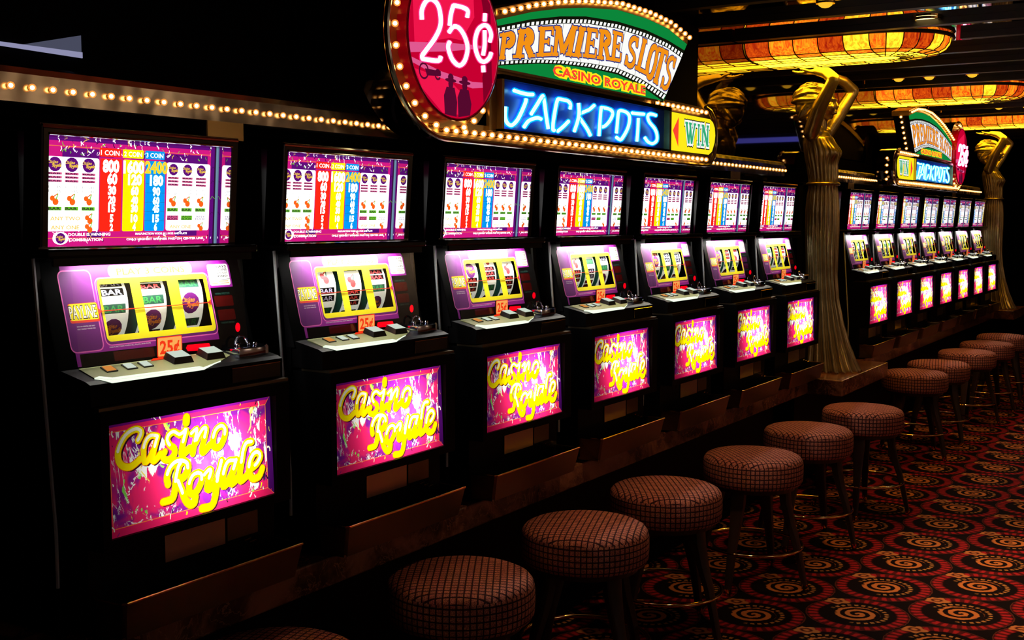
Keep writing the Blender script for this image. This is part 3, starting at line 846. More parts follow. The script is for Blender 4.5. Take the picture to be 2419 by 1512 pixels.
    # hood over the reel glass hiding its tube, clear pane
    b = B(); b.box(X0 + 0.014, X1 - 0.014, 0.124, 0.131, 1.507, 1.524, 'gloss'); b.build('reel_hood', root)
    area_light('reel_tube', (0.272, 0.148, 1.5125 - ZL), (0.272, 0.162, 1.40 - ZL), 0.41, 0.014, 2.1, (1, 1, 0.92), root)
    b = B()
    b.add([(0.016, reel_y(1.283) - 0.012, 1.283), (0.526, reel_y(1.283) - 0.012, 1.283), (0.526, 0.1335, 1.512), (0.016, 0.1335, 1.512)], [(0, 1, 2, 3)], 'glass')
    b.build('reel_pane', root)
    # reels
    r0 = symbol_strip()
    ry = reel_y(1.402) + 0.010 + 0.12
    reels = []
    for i, x in enumerate((0.1525, 0.2665, 0.3835)):
        o = r0 if i == 0 else r0.copy()
        if i: C.objects.link(o)
        o.parent = root; o.location = (x, ry, 1.402 - ZL); reels.append(o)
    # coin placard
    pl = Art(); pl.a(rrect(0.2375, 0.3135, 1.282, 1.3305, 0.004), 'placard_red'); pl.a(rrect(0.2400, 0.3115, 1.2845, 1.328, 0.003), 'placard')
    pl.text('placard_red', '25¢', 0.2755, 1.2905, 0.031, off=0.03, xscale=0.060)
    pc = pl.build('coin_placard', lambda x, z: (x, 0.1165, z), root, ORG)
    b = B(); b.box(0.2385, 0.3125, 0.1172, 0.1215, 1.2835, 1.3295, 'black'); b.build('placard_back', root)
    b = B(); b.add([(0.205, 0.102, dk(0.102) + 0.0075), (0.268, 0.104, dk(0.104) + 0.0075), (0.262, 0.114, dk(0.114) + 0.008), (0.222, 0.114, dk(0.114) + 0.008)], [(0, 1, 2, 3)], 'placard_red'); b.build('placard_foot', root)
    # top box: frame, mirrored recess, pay table print
    b = B()
    ox0, ox1, oz0, oz1 = -0.021, 0.511, 1.5485, 1.7905
    fx0, fx1, fz0, fz1 = -0.044, 0.531, 1.545, 1.815
    fr = lambda z: pay_y(z, 0) - 0.006
    def slab(xa, xb, za, zb, d, m):
        b.add([(xa, fr(za), za), (xb, fr(za), za), (xb, fr(zb), zb), (xa, fr(zb), zb), (xa, fr(za) + d, za), (xb, fr(za) + d, za), (xb, fr(zb) + d, zb), (xa, fr(zb) + d, zb)],
              [(0, 1, 2, 3), (4, 7, 6, 5), (0, 4, 5, 1), (1, 5, 6, 2), (2, 6, 7, 3), (3, 7, 4, 0)], m)
    slab(fx0, ox0, fz0, fz1, 0.055, 'darkchrome'); slab(ox1, fx1, fz0, fz1, 0.055, 'darkchrome')
    slab(ox0, ox1, oz1, fz1, 0.055, 'darkchrome'); slab(ox0, ox1, fz0, oz0, 0.055, 'darkchrome')
    b.tube([(fx0 + 0.004, fr(fz1 - 0.006) - 0.001, fz1 - 0.006), (fx1 - 0.004, fr(fz1 - 0.006) - 0.001, fz1 - 0.006)], 0.005, 'chrome', 8)
    b.tube([(ox0, fr(oz1 + 0.004) - 0.001, oz1 + 0.003), (ox1, fr(oz1 + 0.004) - 0.001, oz1 + 0.003)], 0.003, 'chrome', 8)
    b.tube([(fx0 + 0.004, fr(fz0) - 0.001, fz0 + 0.004), (fx0 + 0.004, fr(fz1) - 0.001, fz1 - 0.006)], 0.004, 'darkchrome', 8)
    b.build('top_frame', root)
    b = B()
    b.box(fx0, fx1, 0.216, 0.42, 1.545, 1.80, 'black'); b.build('top_box', root)
    b = B()
    for xa, nx in ((ox0, 0), (ox1, 1)):
        y0, y1 = fr(oz0) + 0.002, pay_y(oz0) ; y2, y3 = fr(oz1) + 0.002, pay_y(oz1)
        t = 0.001 if nx else -0.001
        b.add([(xa - t, y0, oz0), (xa - t, y1, oz0), (xa - t, y3, oz1), (xa - t, y2, oz1)], [(0, 1, 2, 3)], 'mirror')
    b.tube([(ox1 - 0.003, pay_y(oz0) - 0.004, oz0), (ox1 - 0.003, pay_y(oz1) - 0.004, oz1)], 0.0022, 'edgeblue', 6)
    b.build('recess_mirror', root)
    b = B(); b.add([(ox0, fr(oz0) + 0.003, oz0), (ox1, fr(oz0) + 0.003, oz0), (ox1, fr(oz1) + 0.003, oz1), (ox0, fr(oz1) + 0.003, oz1)], [(0, 1, 2, 3)], 'glass'); b.build('top_pane', root)
    art = Art()
    art.a(rect(ox0 + 0.001, ox1 - 0.001, oz0, oz1), 'e_magenta')
    art.a(rect(ox0 + 0.001, ox1 - 0.001, 1.784, oz1), 'e_purple')
    rr = random.Random(5)
    for i in range(5): art.a([(0.06 + i * 0.09, 1.752), (0.10 + i * 0.09, 1.752), (0.105 + i * 0.09, 1.768), (0.07 + i * 0.09, 1.769)], 'e_purple')
    art.a(rect(0.052, 0.15, 1.748, 1.769), 'e_purple'); art.a(rect(0.34, 0.48, 1.748, 1.769), 'e_purple')
    art.a(rect(0.12, 0.16, 1.565, 1.580), 'e_purple'); art.a(rect(0.38, 0.45, 1.568, 1.581), 'e_purple')
    art.a(rect(0.491, ox1 - 0.001, oz0, 1.785), 'e_purple'); art.a(rect(0.5035, ox1 - 0.001, oz0, oz1), 'e_dark')
    for zz in (1.7715, 1.5655): art.a(rect(ox0, 0.49, zz, zz + 0.0014), 'e_line')
    for i in range(150):
        top_ = i < 112
        x = rr.uniform(0.03, 0.50); z = rr.uniform(1.752, 1.788) if top_ else rr.uniform(1.553, 1.582)
        a = rr.uniform(0.4, 2.7); l_ = rr.uniform(0.003, 0.011)
        pts = [(x, z), (x + cos(a) * l_ * .5 + rr.uniform(-.003, .003), z + sin(a) * l_ * .5), (x + cos(a) * l_, min(1.7895, z + sin(a) * l_))]
        art.many(ribbon(pts, rr.uniform(0.0008, 0.0026), False), rr.choice(['e_white'] * 5 + ['e_green', 'e_paleyellow', 'e_dark']))
    for z in (1.62, 1.66, 1.70, 1.735): art.many(ribbon([(0.493, z), (0.4985, z + 0.008), (0.508, z + 0.002)], 0.0012, False), 'e_green' if z == 1.66 else 'e_dark')
    art.a(rrect(ox0 + 0.001, 0.151, 1.582, 1.7485, 0.006), 'e_white'); art.a(rrect(0.3495, 0.4895, 1.5815, 1.7485, 0.006), 'e_white')
    for x0_, x1_, m in ((0.1535, 0.2145, 'e_red'), (0.2185, 0.2805, 'e_yellow'), (0.284, 0.3445, 'e_blue')):
        art.a(rrect(x0_, x1_, 1.5805, 1.7495, 0.004), m); art.a(rrect(x0_ - 0.002, x1_ - 0.003, 1.7535, 1.7735, 0.003), m)
        for j in range(6): art.a(rect(x0_, x1_, 1.7175 - j * 0.0225, 1.7181 - j * 0.0225), 'e_dark' if m == 'e_blue' else m)
    rows = (1.7322, 1.7030, 1.6765, 1.6543, 1.6347, 1.6112, 1.5902)
    hs = (0.0245, 0.0215, 0.0175, 0.0155, 0.0155, 0.0155, 0.0145)
    for c_, (x, nums) in enumerate(((0.184, (800, 60, 30, 20, 15, 5, 2)), (0.2495, (1600, 120, 60, 40, 30, 10, 4)), (0.3143, (2400, 180, 90, 60, 45, 15, 6)))):
        art.text('e_white', '%d COIN' % (c_ + 1), x - 0.003, 1.7575, 0.0115, off=0.012, xscale=0.052)
        for j, v_ in enumerate(nums):
            st_ = str(v_)
            wd = hs[j] * 0.62 * len(st_) if len(st_) < 3 else hs[j] * 0.68 * 2.6 if len(st_) == 3 else 0.057
            if v_ == 2400:
                art.text('e_yellow', st_, x + 0.003, rows[j] - hs[j] * .45, hs[j] * 1.12, off=0.05, xscale=0.070)
                art.text('e_paleyellow', st_, x + 0.003, rows[j] - hs[j] * .45, hs[j] * 1.12, off=0.0, xscale=0.066)
            else:
                art.text('e_white', st_, x + (0 if j == 0 else 0.004), rows[j] - hs[j] * .53, hs[j] * 1.12, off=0.055, xscale=wd * 1.08)
    def left_panel(xs, w, ybase, anytwo):
        for i, x in enumerate(xs):
            badge(art, x, 1.7315, 0.0165 if anytwo else 0.0145, 'e_purple', 'e_paleyellow', 14)
            for z in (1.7110, 1.7028, 1.6945): bar_sym(art, x, z, w, 0.0052, 'e_pink', 'e_dark')
            for z in (1.6812, 1.6722):
                art.text('e_dark', 'BAR', x, z - 0.0028, 0.0055, off=0.0, xscale=w * 0.95)
                art.text('e_white', 'BAR', x, z - 0.0028, 0.0055, off=-0.03, xscale=w * 0.95)
            cherry(art, x, 1.6533, 0.021, 'e_orange', 'e_green')
            bar_sym(art, x, 1.6328, w, 0.0085, 'e_green', 'e_dark')
    left_panel((-0.0125 + 0.046, 0.0775, 0.1225), 0.036, 0, True)
    left_panel((0.370, 0.415, 0.460), 0.034, 0, False)
    art.text('e_paleyellow', 'ANY TWO', 0.062, 1.6065, 0.009, off=0.02, xscale=0.078); cherry(art, 0.1255, 1.610, 0.020, 'e_orange', 'e_green')
    art.text('e_paleyellow', 'ANY ONE', 0.062, 1.5862, 0.009, off=0.02, xscale=0.075); cherry(art, 0.1255, 1.590, 0.020, 'e_orange', 'e_green')
    for x, mb_, mt_ in ((0.371, 'e_pink', 'e_dark'), (0.416, 'e_green', 'e_dark'), (0.461, 'e_white', 'e_purple')):
        art.a(rect(x - 0.018, x + 0.018, 1.607, 1.6185), mb_)
        art.text(mt_, 'ANY', x, 1.6135, 0.0045, off=0.01, xscale=0.032); art.text(mt_, 'BAR', x, 1.6078, 0.0045, off=0.01, xscale=0.032)
    art.text('e_paleyellow', 'ANY ONE', 0.397, 1.5868, 0.008, off=0.02, xscale=0.07); cherry(art, 0.462, 1.5905, 0.018, 'e_orange', 'e_green')
    art.a(ngon(0.0503, 1.566, 0.021, 0.0145, 16), 'e_white'); badge(art, 0.0503, 1.566, 0.0125, 'e_purple', 'e_paleyellow', 12)
    art.text('e_white', 'DOUBLE IS WINNING', 0.128, 1.5712, 0.0065, off=0.02, xscale=0.115)
    art.text('e_white', 'COMBINATION', 0.118, 1.5590, 0.0065, off=0.02, xscale=0.092)
    art.text('e_white', 'MALFUNCTION VOIDS ALL PAYS AND PLAYS', 0.338, 1.5720, 0.0048, off=0.03, xscale=0.16)
    art.text('e_white', 'ONLY HIGHEST WINNER PAID ON CENTER LINE', 0.352, 1.5590, 0.0052, off=0.03, xscale=0.24)
    art.build('pay_table', lambda x, z: (x, pay_y(z), z), root, ORG)
    # coin chute plates and tray
    b = B(); b.box(0.190, 0.378, 0.050, 0.0535, 0.808, 0.872, 'plate'); b.build('chute_plate', root)
    b = B(); b.box(0.386, 0.490, 0.050, 0.0535, 0.812, 0.870, 'bronze'); b.build('chute_cover', root)
    b = B(); b.box(-0.02, 0.553, 0.054, 0.16, ZL + 0.02, 0.890, 'black'); b.build('tray_back', root)
    b = B()
    zt, zb = 0.779, 0.692; t = 0.006
    def wall(p, q, pi_, qi, m='bronze'):
        vs = [(*p, zt), (*q, zt), (p[0] + pi_[0], p[1] + pi_[1], zb), (q[0] + qi[0], q[1] + qi[1], zb)]
        cx, cy = 0.276, 0.03
        def inw(v): return (v[0] + (t if v[0] < cx else -t), v[1] + (t if v[1] < cy else -t * 0.2), v[2])
        b.add(vs + [inw(v) for v in vs], [(0, 1, 3, 2), (4, 6, 7, 5), (0, 4, 5, 1), (2, 3, 7, 6), (0, 2, 6, 4), (1, 5, 7, 3)], m)
    A_, B_, C_, D_ = (-0.011, 0.06), (-0.003, -0.036), (0.004, -0.042), (0.556, -0.042)
    E_, F_ = (0.563, -0.036), (0.563, 0.06)
    wall(A_, B_, (0.008, 0), (0.012, 0.02)); wall(B_, C_, (0.012, 0.02), (0.012, 0.018)); wall(C_, D_, (0.012, 0.018), (-0.012, 0.018))
    wall(D_, E_, (-0.012, 0.018), (-0.012, 0.02)); wall(E_, F_, (-0.012, 0.02), (-0.008, 0))
    b.box(0.004, 0.548, -0.022, 0.06, zb, zb + 0.006, 'bronze')
    b.tube([(*p, zt) for p in (A_, B_, C_, D_, E_, F_)], 0.0032, 'brass', 6)
    b.build('coin_tray', root)
    b = B()
    for i in range(3): b.tube([(0.44 + 0.006 * i, 0.047 - 0.012 * i, 0.800 - i * .004), (0.462 + 0.006 * i, 0.047 - 0.012 * i, 0.802 - i * .004)], 0.0028, 'brass', 6)
    b.build('door_lock', root)
    return root

mach = make_machine()
ROW1 = ['large slot machine at the left edge, nearest the camera, third reel showing a purple badge',
        'second slot machine from the left, green BAR on its right reel, under the sign gap',
        'third slot machine from the left, below the big red price disc',
        'fourth slot machine from the left, middle of the near bank, below the blue neon word',
        'fifth slot machine from the left, below the large WIN panel',
        'sixth slot machine from the left, one short of the machine beside the gold statue',
        'seventh slot machine, last of the near bank, left of the gold statue']
ROW2 = ['first slot machine right of the gold statue, nearest of the far bank',
        'second slot machine beyond the gold statue', 'third slot machine beyond the gold statue, below the far WIN panel',
        'fourth slot machine beyond the gold statue, middle of the far bank', 'fifth slot machine beyond the gold statue, below the far neon word',
        'sixth slot machine beyond the gold statue, second to last at the right',
        'seventh slot machine beyond the gold statue, last of the far bank at the right edge']
SPIN = [(1.0, 5.7, 0.0), (2.15, 7.45, 6.0), (4.3, 6.6, 7.35), (7.3, 13.2, 0.8), (10.6, 1.3, 8.4), (4.5, 6.4, 2.7), (0.3, 11.5, 3.2),
        (6.6, 9.2, 12.4), (2.4, 13.6, 5.5), (8.1, 0.7, 10.3), (11.4, 4.6, 7.7), (3.4, 6.2, 1.6), (9.7, 12.6, 14.2), (5.2, 2.8, 0.4)]
roots = [mach] + [copy_tree(mach) for _ in range(13)]
for i, r_ in enumerate(roots):
    if i < 7: r_.location = (i * S, 0, ZL); r_['label'] = ROW1[i]; r_['group'] = 'slot machines of the near bank'
    else: r_.location = (6.075 + (i - 7) * 0.715, 0, ZL); r_['label'] = ROW2[i - 7]; r_['group'] = 'slot machines of the far bank'
    k_ = 0
    for ch in r_.children:
        if ch.name.split('.')[0] == 'reel': ch.rotation_euler = (reel_rot(SPIN[i][k_]), 0, 0); k_ += 1

# stone ledges on dark bases
def stand(x0, x1, label):
    t = thing('slot_stand', ((x0 + x1) / 2, 0.25, 0), label, 'counter', 'stone topped stands')
    O = ((x0 + x1) / 2, 0.25, 0)
    b = MB(O); b.bbox(x0, x1, 0.035, 0.478, 0.60, ZL - 0.002, 'marble', 0.005); b.build('stone_top', t)
    b = MB(O); b.box(x0 + 0.01, x1 - 0.01, 0.24, 0.47, 0.0, 0.60, 'black'); b.build('base_panel', t)
    b = MB(O); b.box(x0 + 0.01, x1 - 0.01, 0.225, 0.24, 0.0, 0.09, 'void'); b.build('kick_plate', t)
stand(-1.6, 4.93, 'long brown marble ledge carrying the near bank of slot machines')
stand(6.02, 11.0, 'brown marble ledge carrying the far bank beyond the statue')

# black backboards behind each bank
for x0, x1, lb in ((-1.6, 4.95, 'black backboard behind the near bank of machines'), (6.0, 10.98, 'black backboard behind the far bank of machines')):
    b = MB((0, 0, 0)); b.box(x0, x1, 0.445, 0.474, ZL, 1.86, 'void'); b.box(x0, x1, 0.32, 0.474, 1.84, 1.856, 'void')
    tag(b.build('backboard'), lb, 'panel')

# ---------------------------------------------------------------- illuminated signs above the banks
def bulb_mesh(r):
    b = MB(); b.ball((0, 0, 0), r * 0.62, 'bulb_core', 8); b.ball((0, 0, 0), r, 'bulb_halo', 10)
    b.tube([(0, r * 0.6, 0), (0, r * 1.7, 0)], r * 0.55, 'brass', 8)
    return b.mesh('bulb', True)
BULB = bulb_mesh(0.0112)
SMALL = bulb_mesh(0.0086)
def bulbs(parent, pts, org, me=None):
    for p in pts:
        o = bpy.data.objects.new('bulb', me or BULB); C.objects.link(o); o.parent = parent
        o.location = (p[0] - org[0], p[1] - org[1], p[2] - org[2])

def band(x0, x1, zoff, brackets, label):
    org = ((x0 + x1) / 2, 0.25, 1.861)
    t = thing('marquee_band', org, label, 'marquee', 'bulb lined metal bands')
    b = MB(org)
    b.prism([(0.20, 1.861), (0.20, 1.922), (0.206, 1.936), (0.225, 1.944), (0.30, 1.944), (0.30, 1.861)], 'x', x0, x1, 'band'); b.build('metal_band', t)
    for bx in brackets:
        b = MB(org); b.box(bx, bx + 0.125, 0.20, 0.205, 1.815, 1.861, 'gold'); b.box(bx, bx + .125, .205, .30, 1.817, 1.861, 'void'); b.build('bracket', t)
    n = int((x1 - x0 - 0.02) / 0.0516)
    pts = [(x1 - 0.012 - i * 0.0516, 0.190, 1.893) for i in range(n)]
    pts = [p for p in pts if p[0] > -0.35]
    bulbs(t, pts[:100], org, SMALL)
    return t
band(-1.6, 1.28, 0, (-0.30, 0.487), 'bulb lined metal band left of the price disc, top left of the picture')
band(3.42, 4.905, 0, (4.08,), 'short bulb lined metal band from the WIN panel to the statue')
band(5.74, 6.90, 0, (6.22,), 'bulb lined metal band behind the statue, left of the far WIN panel')
band(8.90, 10.93, 0, (9.6,), 'bulb lined metal band at far right beyond the far price disc')

LETTERS = [('P', [(1.6139, 2.134), (1.6825, 2.1453), (1.7342, 2.2446), (1.6205, 2.2169)]), ('R', [(1.6986, 2.1486), (1.8443, 2.1692), (1.8462, 2.2683), (1.7342, 2.2446)]),
 ('E', [(1.8539, 2.1718), (1.967, 2.1877), (1.9777, 2.2916), (1.8673, 2.2736)]), ('M', [(1.9599, 2.1869), (2.1068, 2.2054), (2.148, 2.3154), (1.9777, 2.2921)]),
 ('I', [(2.1040, 2.2028), (2.1760, 2.2095), (2.2130, 2.3195), (2.1540, 2.3139)]), ('E', [(2.1860, 2.2100), (2.2930, 2.2171), (2.3090, 2.3278), (2.2180, 2.3203)]),
 ('R', [(2.2950, 2.2154), (2.4080, 2.2235), (2.422, 2.3383), (2.315, 2.3285)]), ('E', [(2.4050, 2.223), (2.4980, 2.2261), (2.5200, 2.341), (2.4280, 2.3391)]),
 ('S', [(2.5187, 2.2182), (2.6203, 2.2112), (2.6612, 2.3446), (2.5706, 2.3383)]), ('L', [(2.6192, 2.2143), (2.7292, 2.2014), (2.7608, 2.3426), (2.6917, 2.343)]),
 ('O', [(2.7051, 2.1914), (2.7957, 2.1815), (2.8606, 2.3364), (2.7636, 2.3332)]), ('T', [(2.7711, 2.1838), (2.8583, 2.1693), (2.9462, 2.3224), (2.8416, 2.329)]),
 ('S', [(2.8544, 2.162), (2.9465, 2.1543), (3.0333, 2.3068), (2.9421, 2.3117)])]
# slab-serif glyph pen strokes in a unit box: (width, points)
SL = {
 'P': [(.25, [(.27, 0), (.27, 1)]), (.10, [(.0, .05), (.56, .05)]), (.10, [(0, .95), (.5, .95)]), (.15, [(.35, .925), (.62, .92)]), (.26, [(.62, .88), (.80, .80), (.84, .71), (.80, .60), (.62, .52)]), (.12, [(.35, .48), (.62, .48)])],
 'R': [(.24, [(.25, 0), (.25, 1)]), (.10, [(.0, .05), (.50, .05)]), (.10, [(0, .95), (.5, .95)]), (.14, [(.35, .925), (.58, .92)]), (.24, [(.58, .88), (.76, .80), (.80, .72), (.76, .62), (.58, .54)]), (.12, [(.35, .5), (.58, .5)]), (.23, [(.55, .48), (.70, .25), (.84, .04)]), (.10, [(.68, .05), (1.0, .05)])],
 'E': [(.26, [(.26, 0), (.26, 1)]), (.11, [(0, .055), (.92, .055)]), (.11, [(0, .945), (.92, .945)]), (.11, [(.3, .5), (.68, .5)]), (.12, [(.90, .94), (.90, .70)]), (.12, [(.92, .06), (.92, .32)]), (.10, [(.68, .38), (.68, .62)])],
 'M': [(.13, [(.14, 0), (.14, 1)]), (.10, [(0, .05), (.30, .05)]), (.10, [(0, .95), (.24, .95)]), (.18, [(.20, .94), (.50, .10)]), (.13, [(.50, .10), (.80, .94)]), (.18, [(.84, 0), (.84, 1)]), (.10, [(.66, .05), (1, .05)]), (.10, [(.78, .95), (1, .95)])],
 'I': [(.50, [(.5, 0), (.5, 1)]), (.10, [(.02, .05), (.98, .05)]), (.10, [(.02, .95), (.98, .95)])],
 'S': [(.20, [(.86, .74), (.78, .88), (.55, .94), (.30, .88), (.20, .74), (.30, .60), (.55, .50), (.78, .39), (.84, .24), (.72, .10), (.48, .05), (.25, .11), (.15, .28)]), (.10, [(.88, .98), (.88, .68)]), (.10, [(.12, .02), (.12, .33)])],
 'L': [(.28, [(.28, 0), (.28, 1)]), (.10, [(0, .95), (.6, .95)]), (.11, [(0, .055), (.95, .055)]), (.13, [(.93, .05), (.93, .36)])],
 'O': [(.25, [(.5, .94), (.25, .84), (.15, .5), (.25, .16), (.5, .06), (.75, .16), (.85, .5), (.75, .84), (.5, .94)])],
 'T': [(.28, [(.5, 0), (.5, 1)]), (.10, [(.24, .05), (.76, .05)]), (.11, [(.02, .945), (.98, .945)]), (.12, [(.06, .95), (.06, .68)]), (.12, [(.94, .95), (.94, .68)])],
 'W': [(.17, [(.12, .98), (.30, .04)]), (.13, [(.30, .04), (.46, .70)]), (.17, [(.44, .98), (.64, .04)]), (.13, [(.64, .04), (.88, .98)]), (.09, [(0, .955), (.27, .955)]), (.09, [(.34, .955), (.60, .955)]), (.09, [(.76, .955), (1, .955)])],
 'N': [(.17, [(.17, 0), (.17, 1)]), (.24, [(.22, .95), (.80, .08)]), (.17, [(.84, 0), (.84, 1)]), (.09, [(0, .955), (.3, .955)]), (.09, [(0, .045), (.36, .045)]), (.09, [(.68, .955), (1, .955)]), (.09, [(.70, .045), (1, .045)])],
}
def glyph(ch, quad, grow=0.0, aspect=1.0):
    bl, br, tr, tl = quad
    W_ = (hypot(br[0] - bl[0], br[1] - bl[1]) + hypot(tr[0] - tl[0], tr[1] - tl[1])) / 2
    H_ = (hypot(tl[0] - bl[0], tl[1] - bl[1]) + hypot(tr[0] - br[0], tr[1] - br[1])) / 2
    def mp(s_, t_):
        return tuple((bl[d] * (1 - s_) + br[d] * s_) * (1 - t_) + (tl[d] * (1 - s_) + tr[d] * s_) * t_ for d in (0, 1))
    out = []
    for w, p in SL[ch]:
        horiz = abs(p[-1][0] - p[0][0]) > abs(p[-1][1] - p[0][1]) and len(p) == 2
        q = [mp(*a) for a in (catmull(p, 4) if len(p) > 3 else p)]
        ww = (w * 1.1 * (H_ if horiz else W_)) + grow * 2
        if grow and len(q) == 2:
            d = Vector((q[1][0] - q[0][0], q[1][1] - q[0][1])).normalized() * grow
            q = [(q[0][0] - d.x, q[0][1] - d.y), (q[1][0] + d.x, q[1][1] + d.y)]
        out += ribbon(q, ww, len(q) > 3, 8)
    return out
GT = [(1.5945, 2.2585), (1.8191, 2.3176), (2.0155, 2.3597), (2.2069, 2.3915), (2.4623, 2.4225), (2.7185, 2.427), (2.9282, 2.4159), (3.1323, 2.3761)]
GB = [(1.5945, 2.2384), (1.8193, 2.2935), (2.0159, 2.3321), (2.2075, 2.3603), (2.4634, 2.3788), (2.72, 2.3812), (2.93, 2.3683), (3.1108, 2.3466)]
PT = [(1.6018, 2.231), (1.8194, 2.2815), (2.0161, 2.3181), (2.2078, 2.3457), (2.4638, 2.3634), (2.7206, 2.3622), (2.9307, 2.3485), (3.0845, 2.3245)]
WT = [(1.5945, 2.2202), (1.8195, 2.2708), (2.0162, 2.307), (2.208, 2.3343), (2.464, 2.3515), (2.721, 2.3497), (2.9312, 2.3356), (3.0800, 2.3110)]
WB = [(1.5945, 2.1244), (1.7276, 2.1459), (1.8684, 2.1637), (2.0181, 2.1786), (2.233, 2.193), (2.4679, 2.2004), (2.6594, 2.1844), (2.9300, 2.1400)]
BB = [(1.5945, 2.1104), (1.7278, 2.1306), (1.8686, 2.149), (2.0183, 2.1635), (2.2333, 2.1745), (2.4685, 2.1756), (2.6603, 2.1558), (2.8900, 2.1090)]
NEON = [[(1.6936, 2.0405), (1.7327, 2.037), (1.7788, 2.0356), (1.8162, 2.0383)],
 [(1.6408, 1.9817), (1.638, 1.9534), (1.6468, 1.9337), (1.6675, 1.9242), (1.6883, 1.9272), (1.7182, 1.9468), (1.7454, 1.9776), (1.7666, 2.0065), (1.7712, 2.0197)],
 [(1.8043, 1.9709), (1.8419, 2.0048), (1.8761, 2.0365), (1.884, 2.0365), (1.8933, 2.0173), (1.9069, 1.9689), (1.9205, 1.9284)],
 [(1.758, 1.924), (1.7857, 1.9453), (1.817, 1.9557), (1.8487, 1.9613), (1.8712, 1.9588)],
 [(2.0759, 2.0107), (2.0791, 2.0264), (2.0615, 2.0368), (2.0302, 2.0384), (1.9919, 2.038), (1.9838, 2.033), (1.9728, 2.0107), (1.9566, 1.9593), (1.9537, 1.929), (1.9638, 1.9263)],
 [(1.9874, 1.9245), (2.0282, 1.9441), (2.066, 1.9655)],
 [(2.1394, 2.0366), (2.1436, 2.0041), (2.1333, 1.9703), (2.1089, 1.9323)],
 [(2.1489, 1.9987), (2.1980, 2.0130), (2.2238, 2.0205), (2.2607, 2.0385)],
 [(2.1475, 1.9835), (2.1800, 1.9640), (2.2101, 1.9446), (2.2328, 1.9248)],
 [(2.301, 1.9272), (2.3077, 1.9779), (2.3161, 2.0287), (2.3254, 2.0355), (2.3925, 2.0331), (2.4128, 2.0183), (2.3895, 1.991), (2.3506, 1.9683), (2.3234, 1.9628)],
 [(2.4467, 1.9472), (2.4539, 1.9883), (2.4611, 2.0257), (2.4772, 2.0362), (2.5269, 2.0346), (2.5567, 2.0219), (2.5574, 1.9957), (2.5372, 1.9642), (2.4964, 1.9299), (2.4759, 1.9231), (2.4472, 1.9307)],
 [(2.5818, 2.0351), (2.6334, 2.0363), (2.6904, 2.0388)], [(2.6383, 2.0186), (2.6353, 1.9726), (2.6279, 1.9263)],
 [(2.8034, 2.0426), (2.7667, 2.0447), (2.735, 2.0413), (2.7265, 2.0271), (2.7451, 2.009), (2.7914, 1.9888), (2.8152, 1.9667), (2.8161, 1.9411), (2.7797, 1.9253), (2.7341, 1.9286), (2.7022, 1.9441)]]
PRICE = [('2', [[(1.1318, 2.1891), (1.1321, 2.2165), (1.1529, 2.2443), (1.1808, 2.2542), (1.209, 2.2448), (1.2231, 2.219), (1.223, 2.1826), (1.1942, 2.1424), (1.1519, 2.1038), (1.1343, 2.087), (1.1349, 2.0779), (1.1479, 2.0769), (1.2128, 2.0804), (1.2249, 2.093)]]),
 ('5', [[(1.3641, 2.2298), (1.3667, 2.249), (1.3412, 2.2552), (1.2973, 2.2538), (1.2883, 2.2483), (1.2764, 2.2213), (1.2714, 2.1922)],
        [(1.2688, 2.172), (1.2911, 2.1907), (1.3209, 2.1906), (1.3512, 2.1687), (1.3664, 2.1359), (1.351, 2.0963), (1.3206, 2.0784), (1.2857, 2.0916), (1.2662, 2.1178), (1.2638, 2.1317), (1.2712, 2.1426)]]),
 ('c', [[(1.4905, 2.1722), (1.4987, 2.1942), (1.4824, 2.2158), (1.4555, 2.218), (1.4237, 2.1989), (1.4079, 2.1645), (1.4131, 2.1328), (1.4342, 2.1088), (1.4609, 2.1059), (1.4879, 2.121), (1.4988, 2.1373)],
        [(1.4635, 2.2547), (1.4608, 2.2321)], [(1.4609, 2.2025), (1.4609, 2.1595), (1.4529, 2.1258)], [(1.4529, 2.0931), (1.4555, 2.0726)]])]

def curve_at(cv, x):
    for i in range(len(cv) - 1):
        if cv[i][0] <= x <= cv[i + 1][0]:
            t = (x - cv[i][0]) / (cv[i + 1][0] - cv[i][0]); return cv[i][1] * (1 - t) + cv[i + 1][1] * t
    return cv[0][1] if x < cv[0][0] else cv[-1][1]

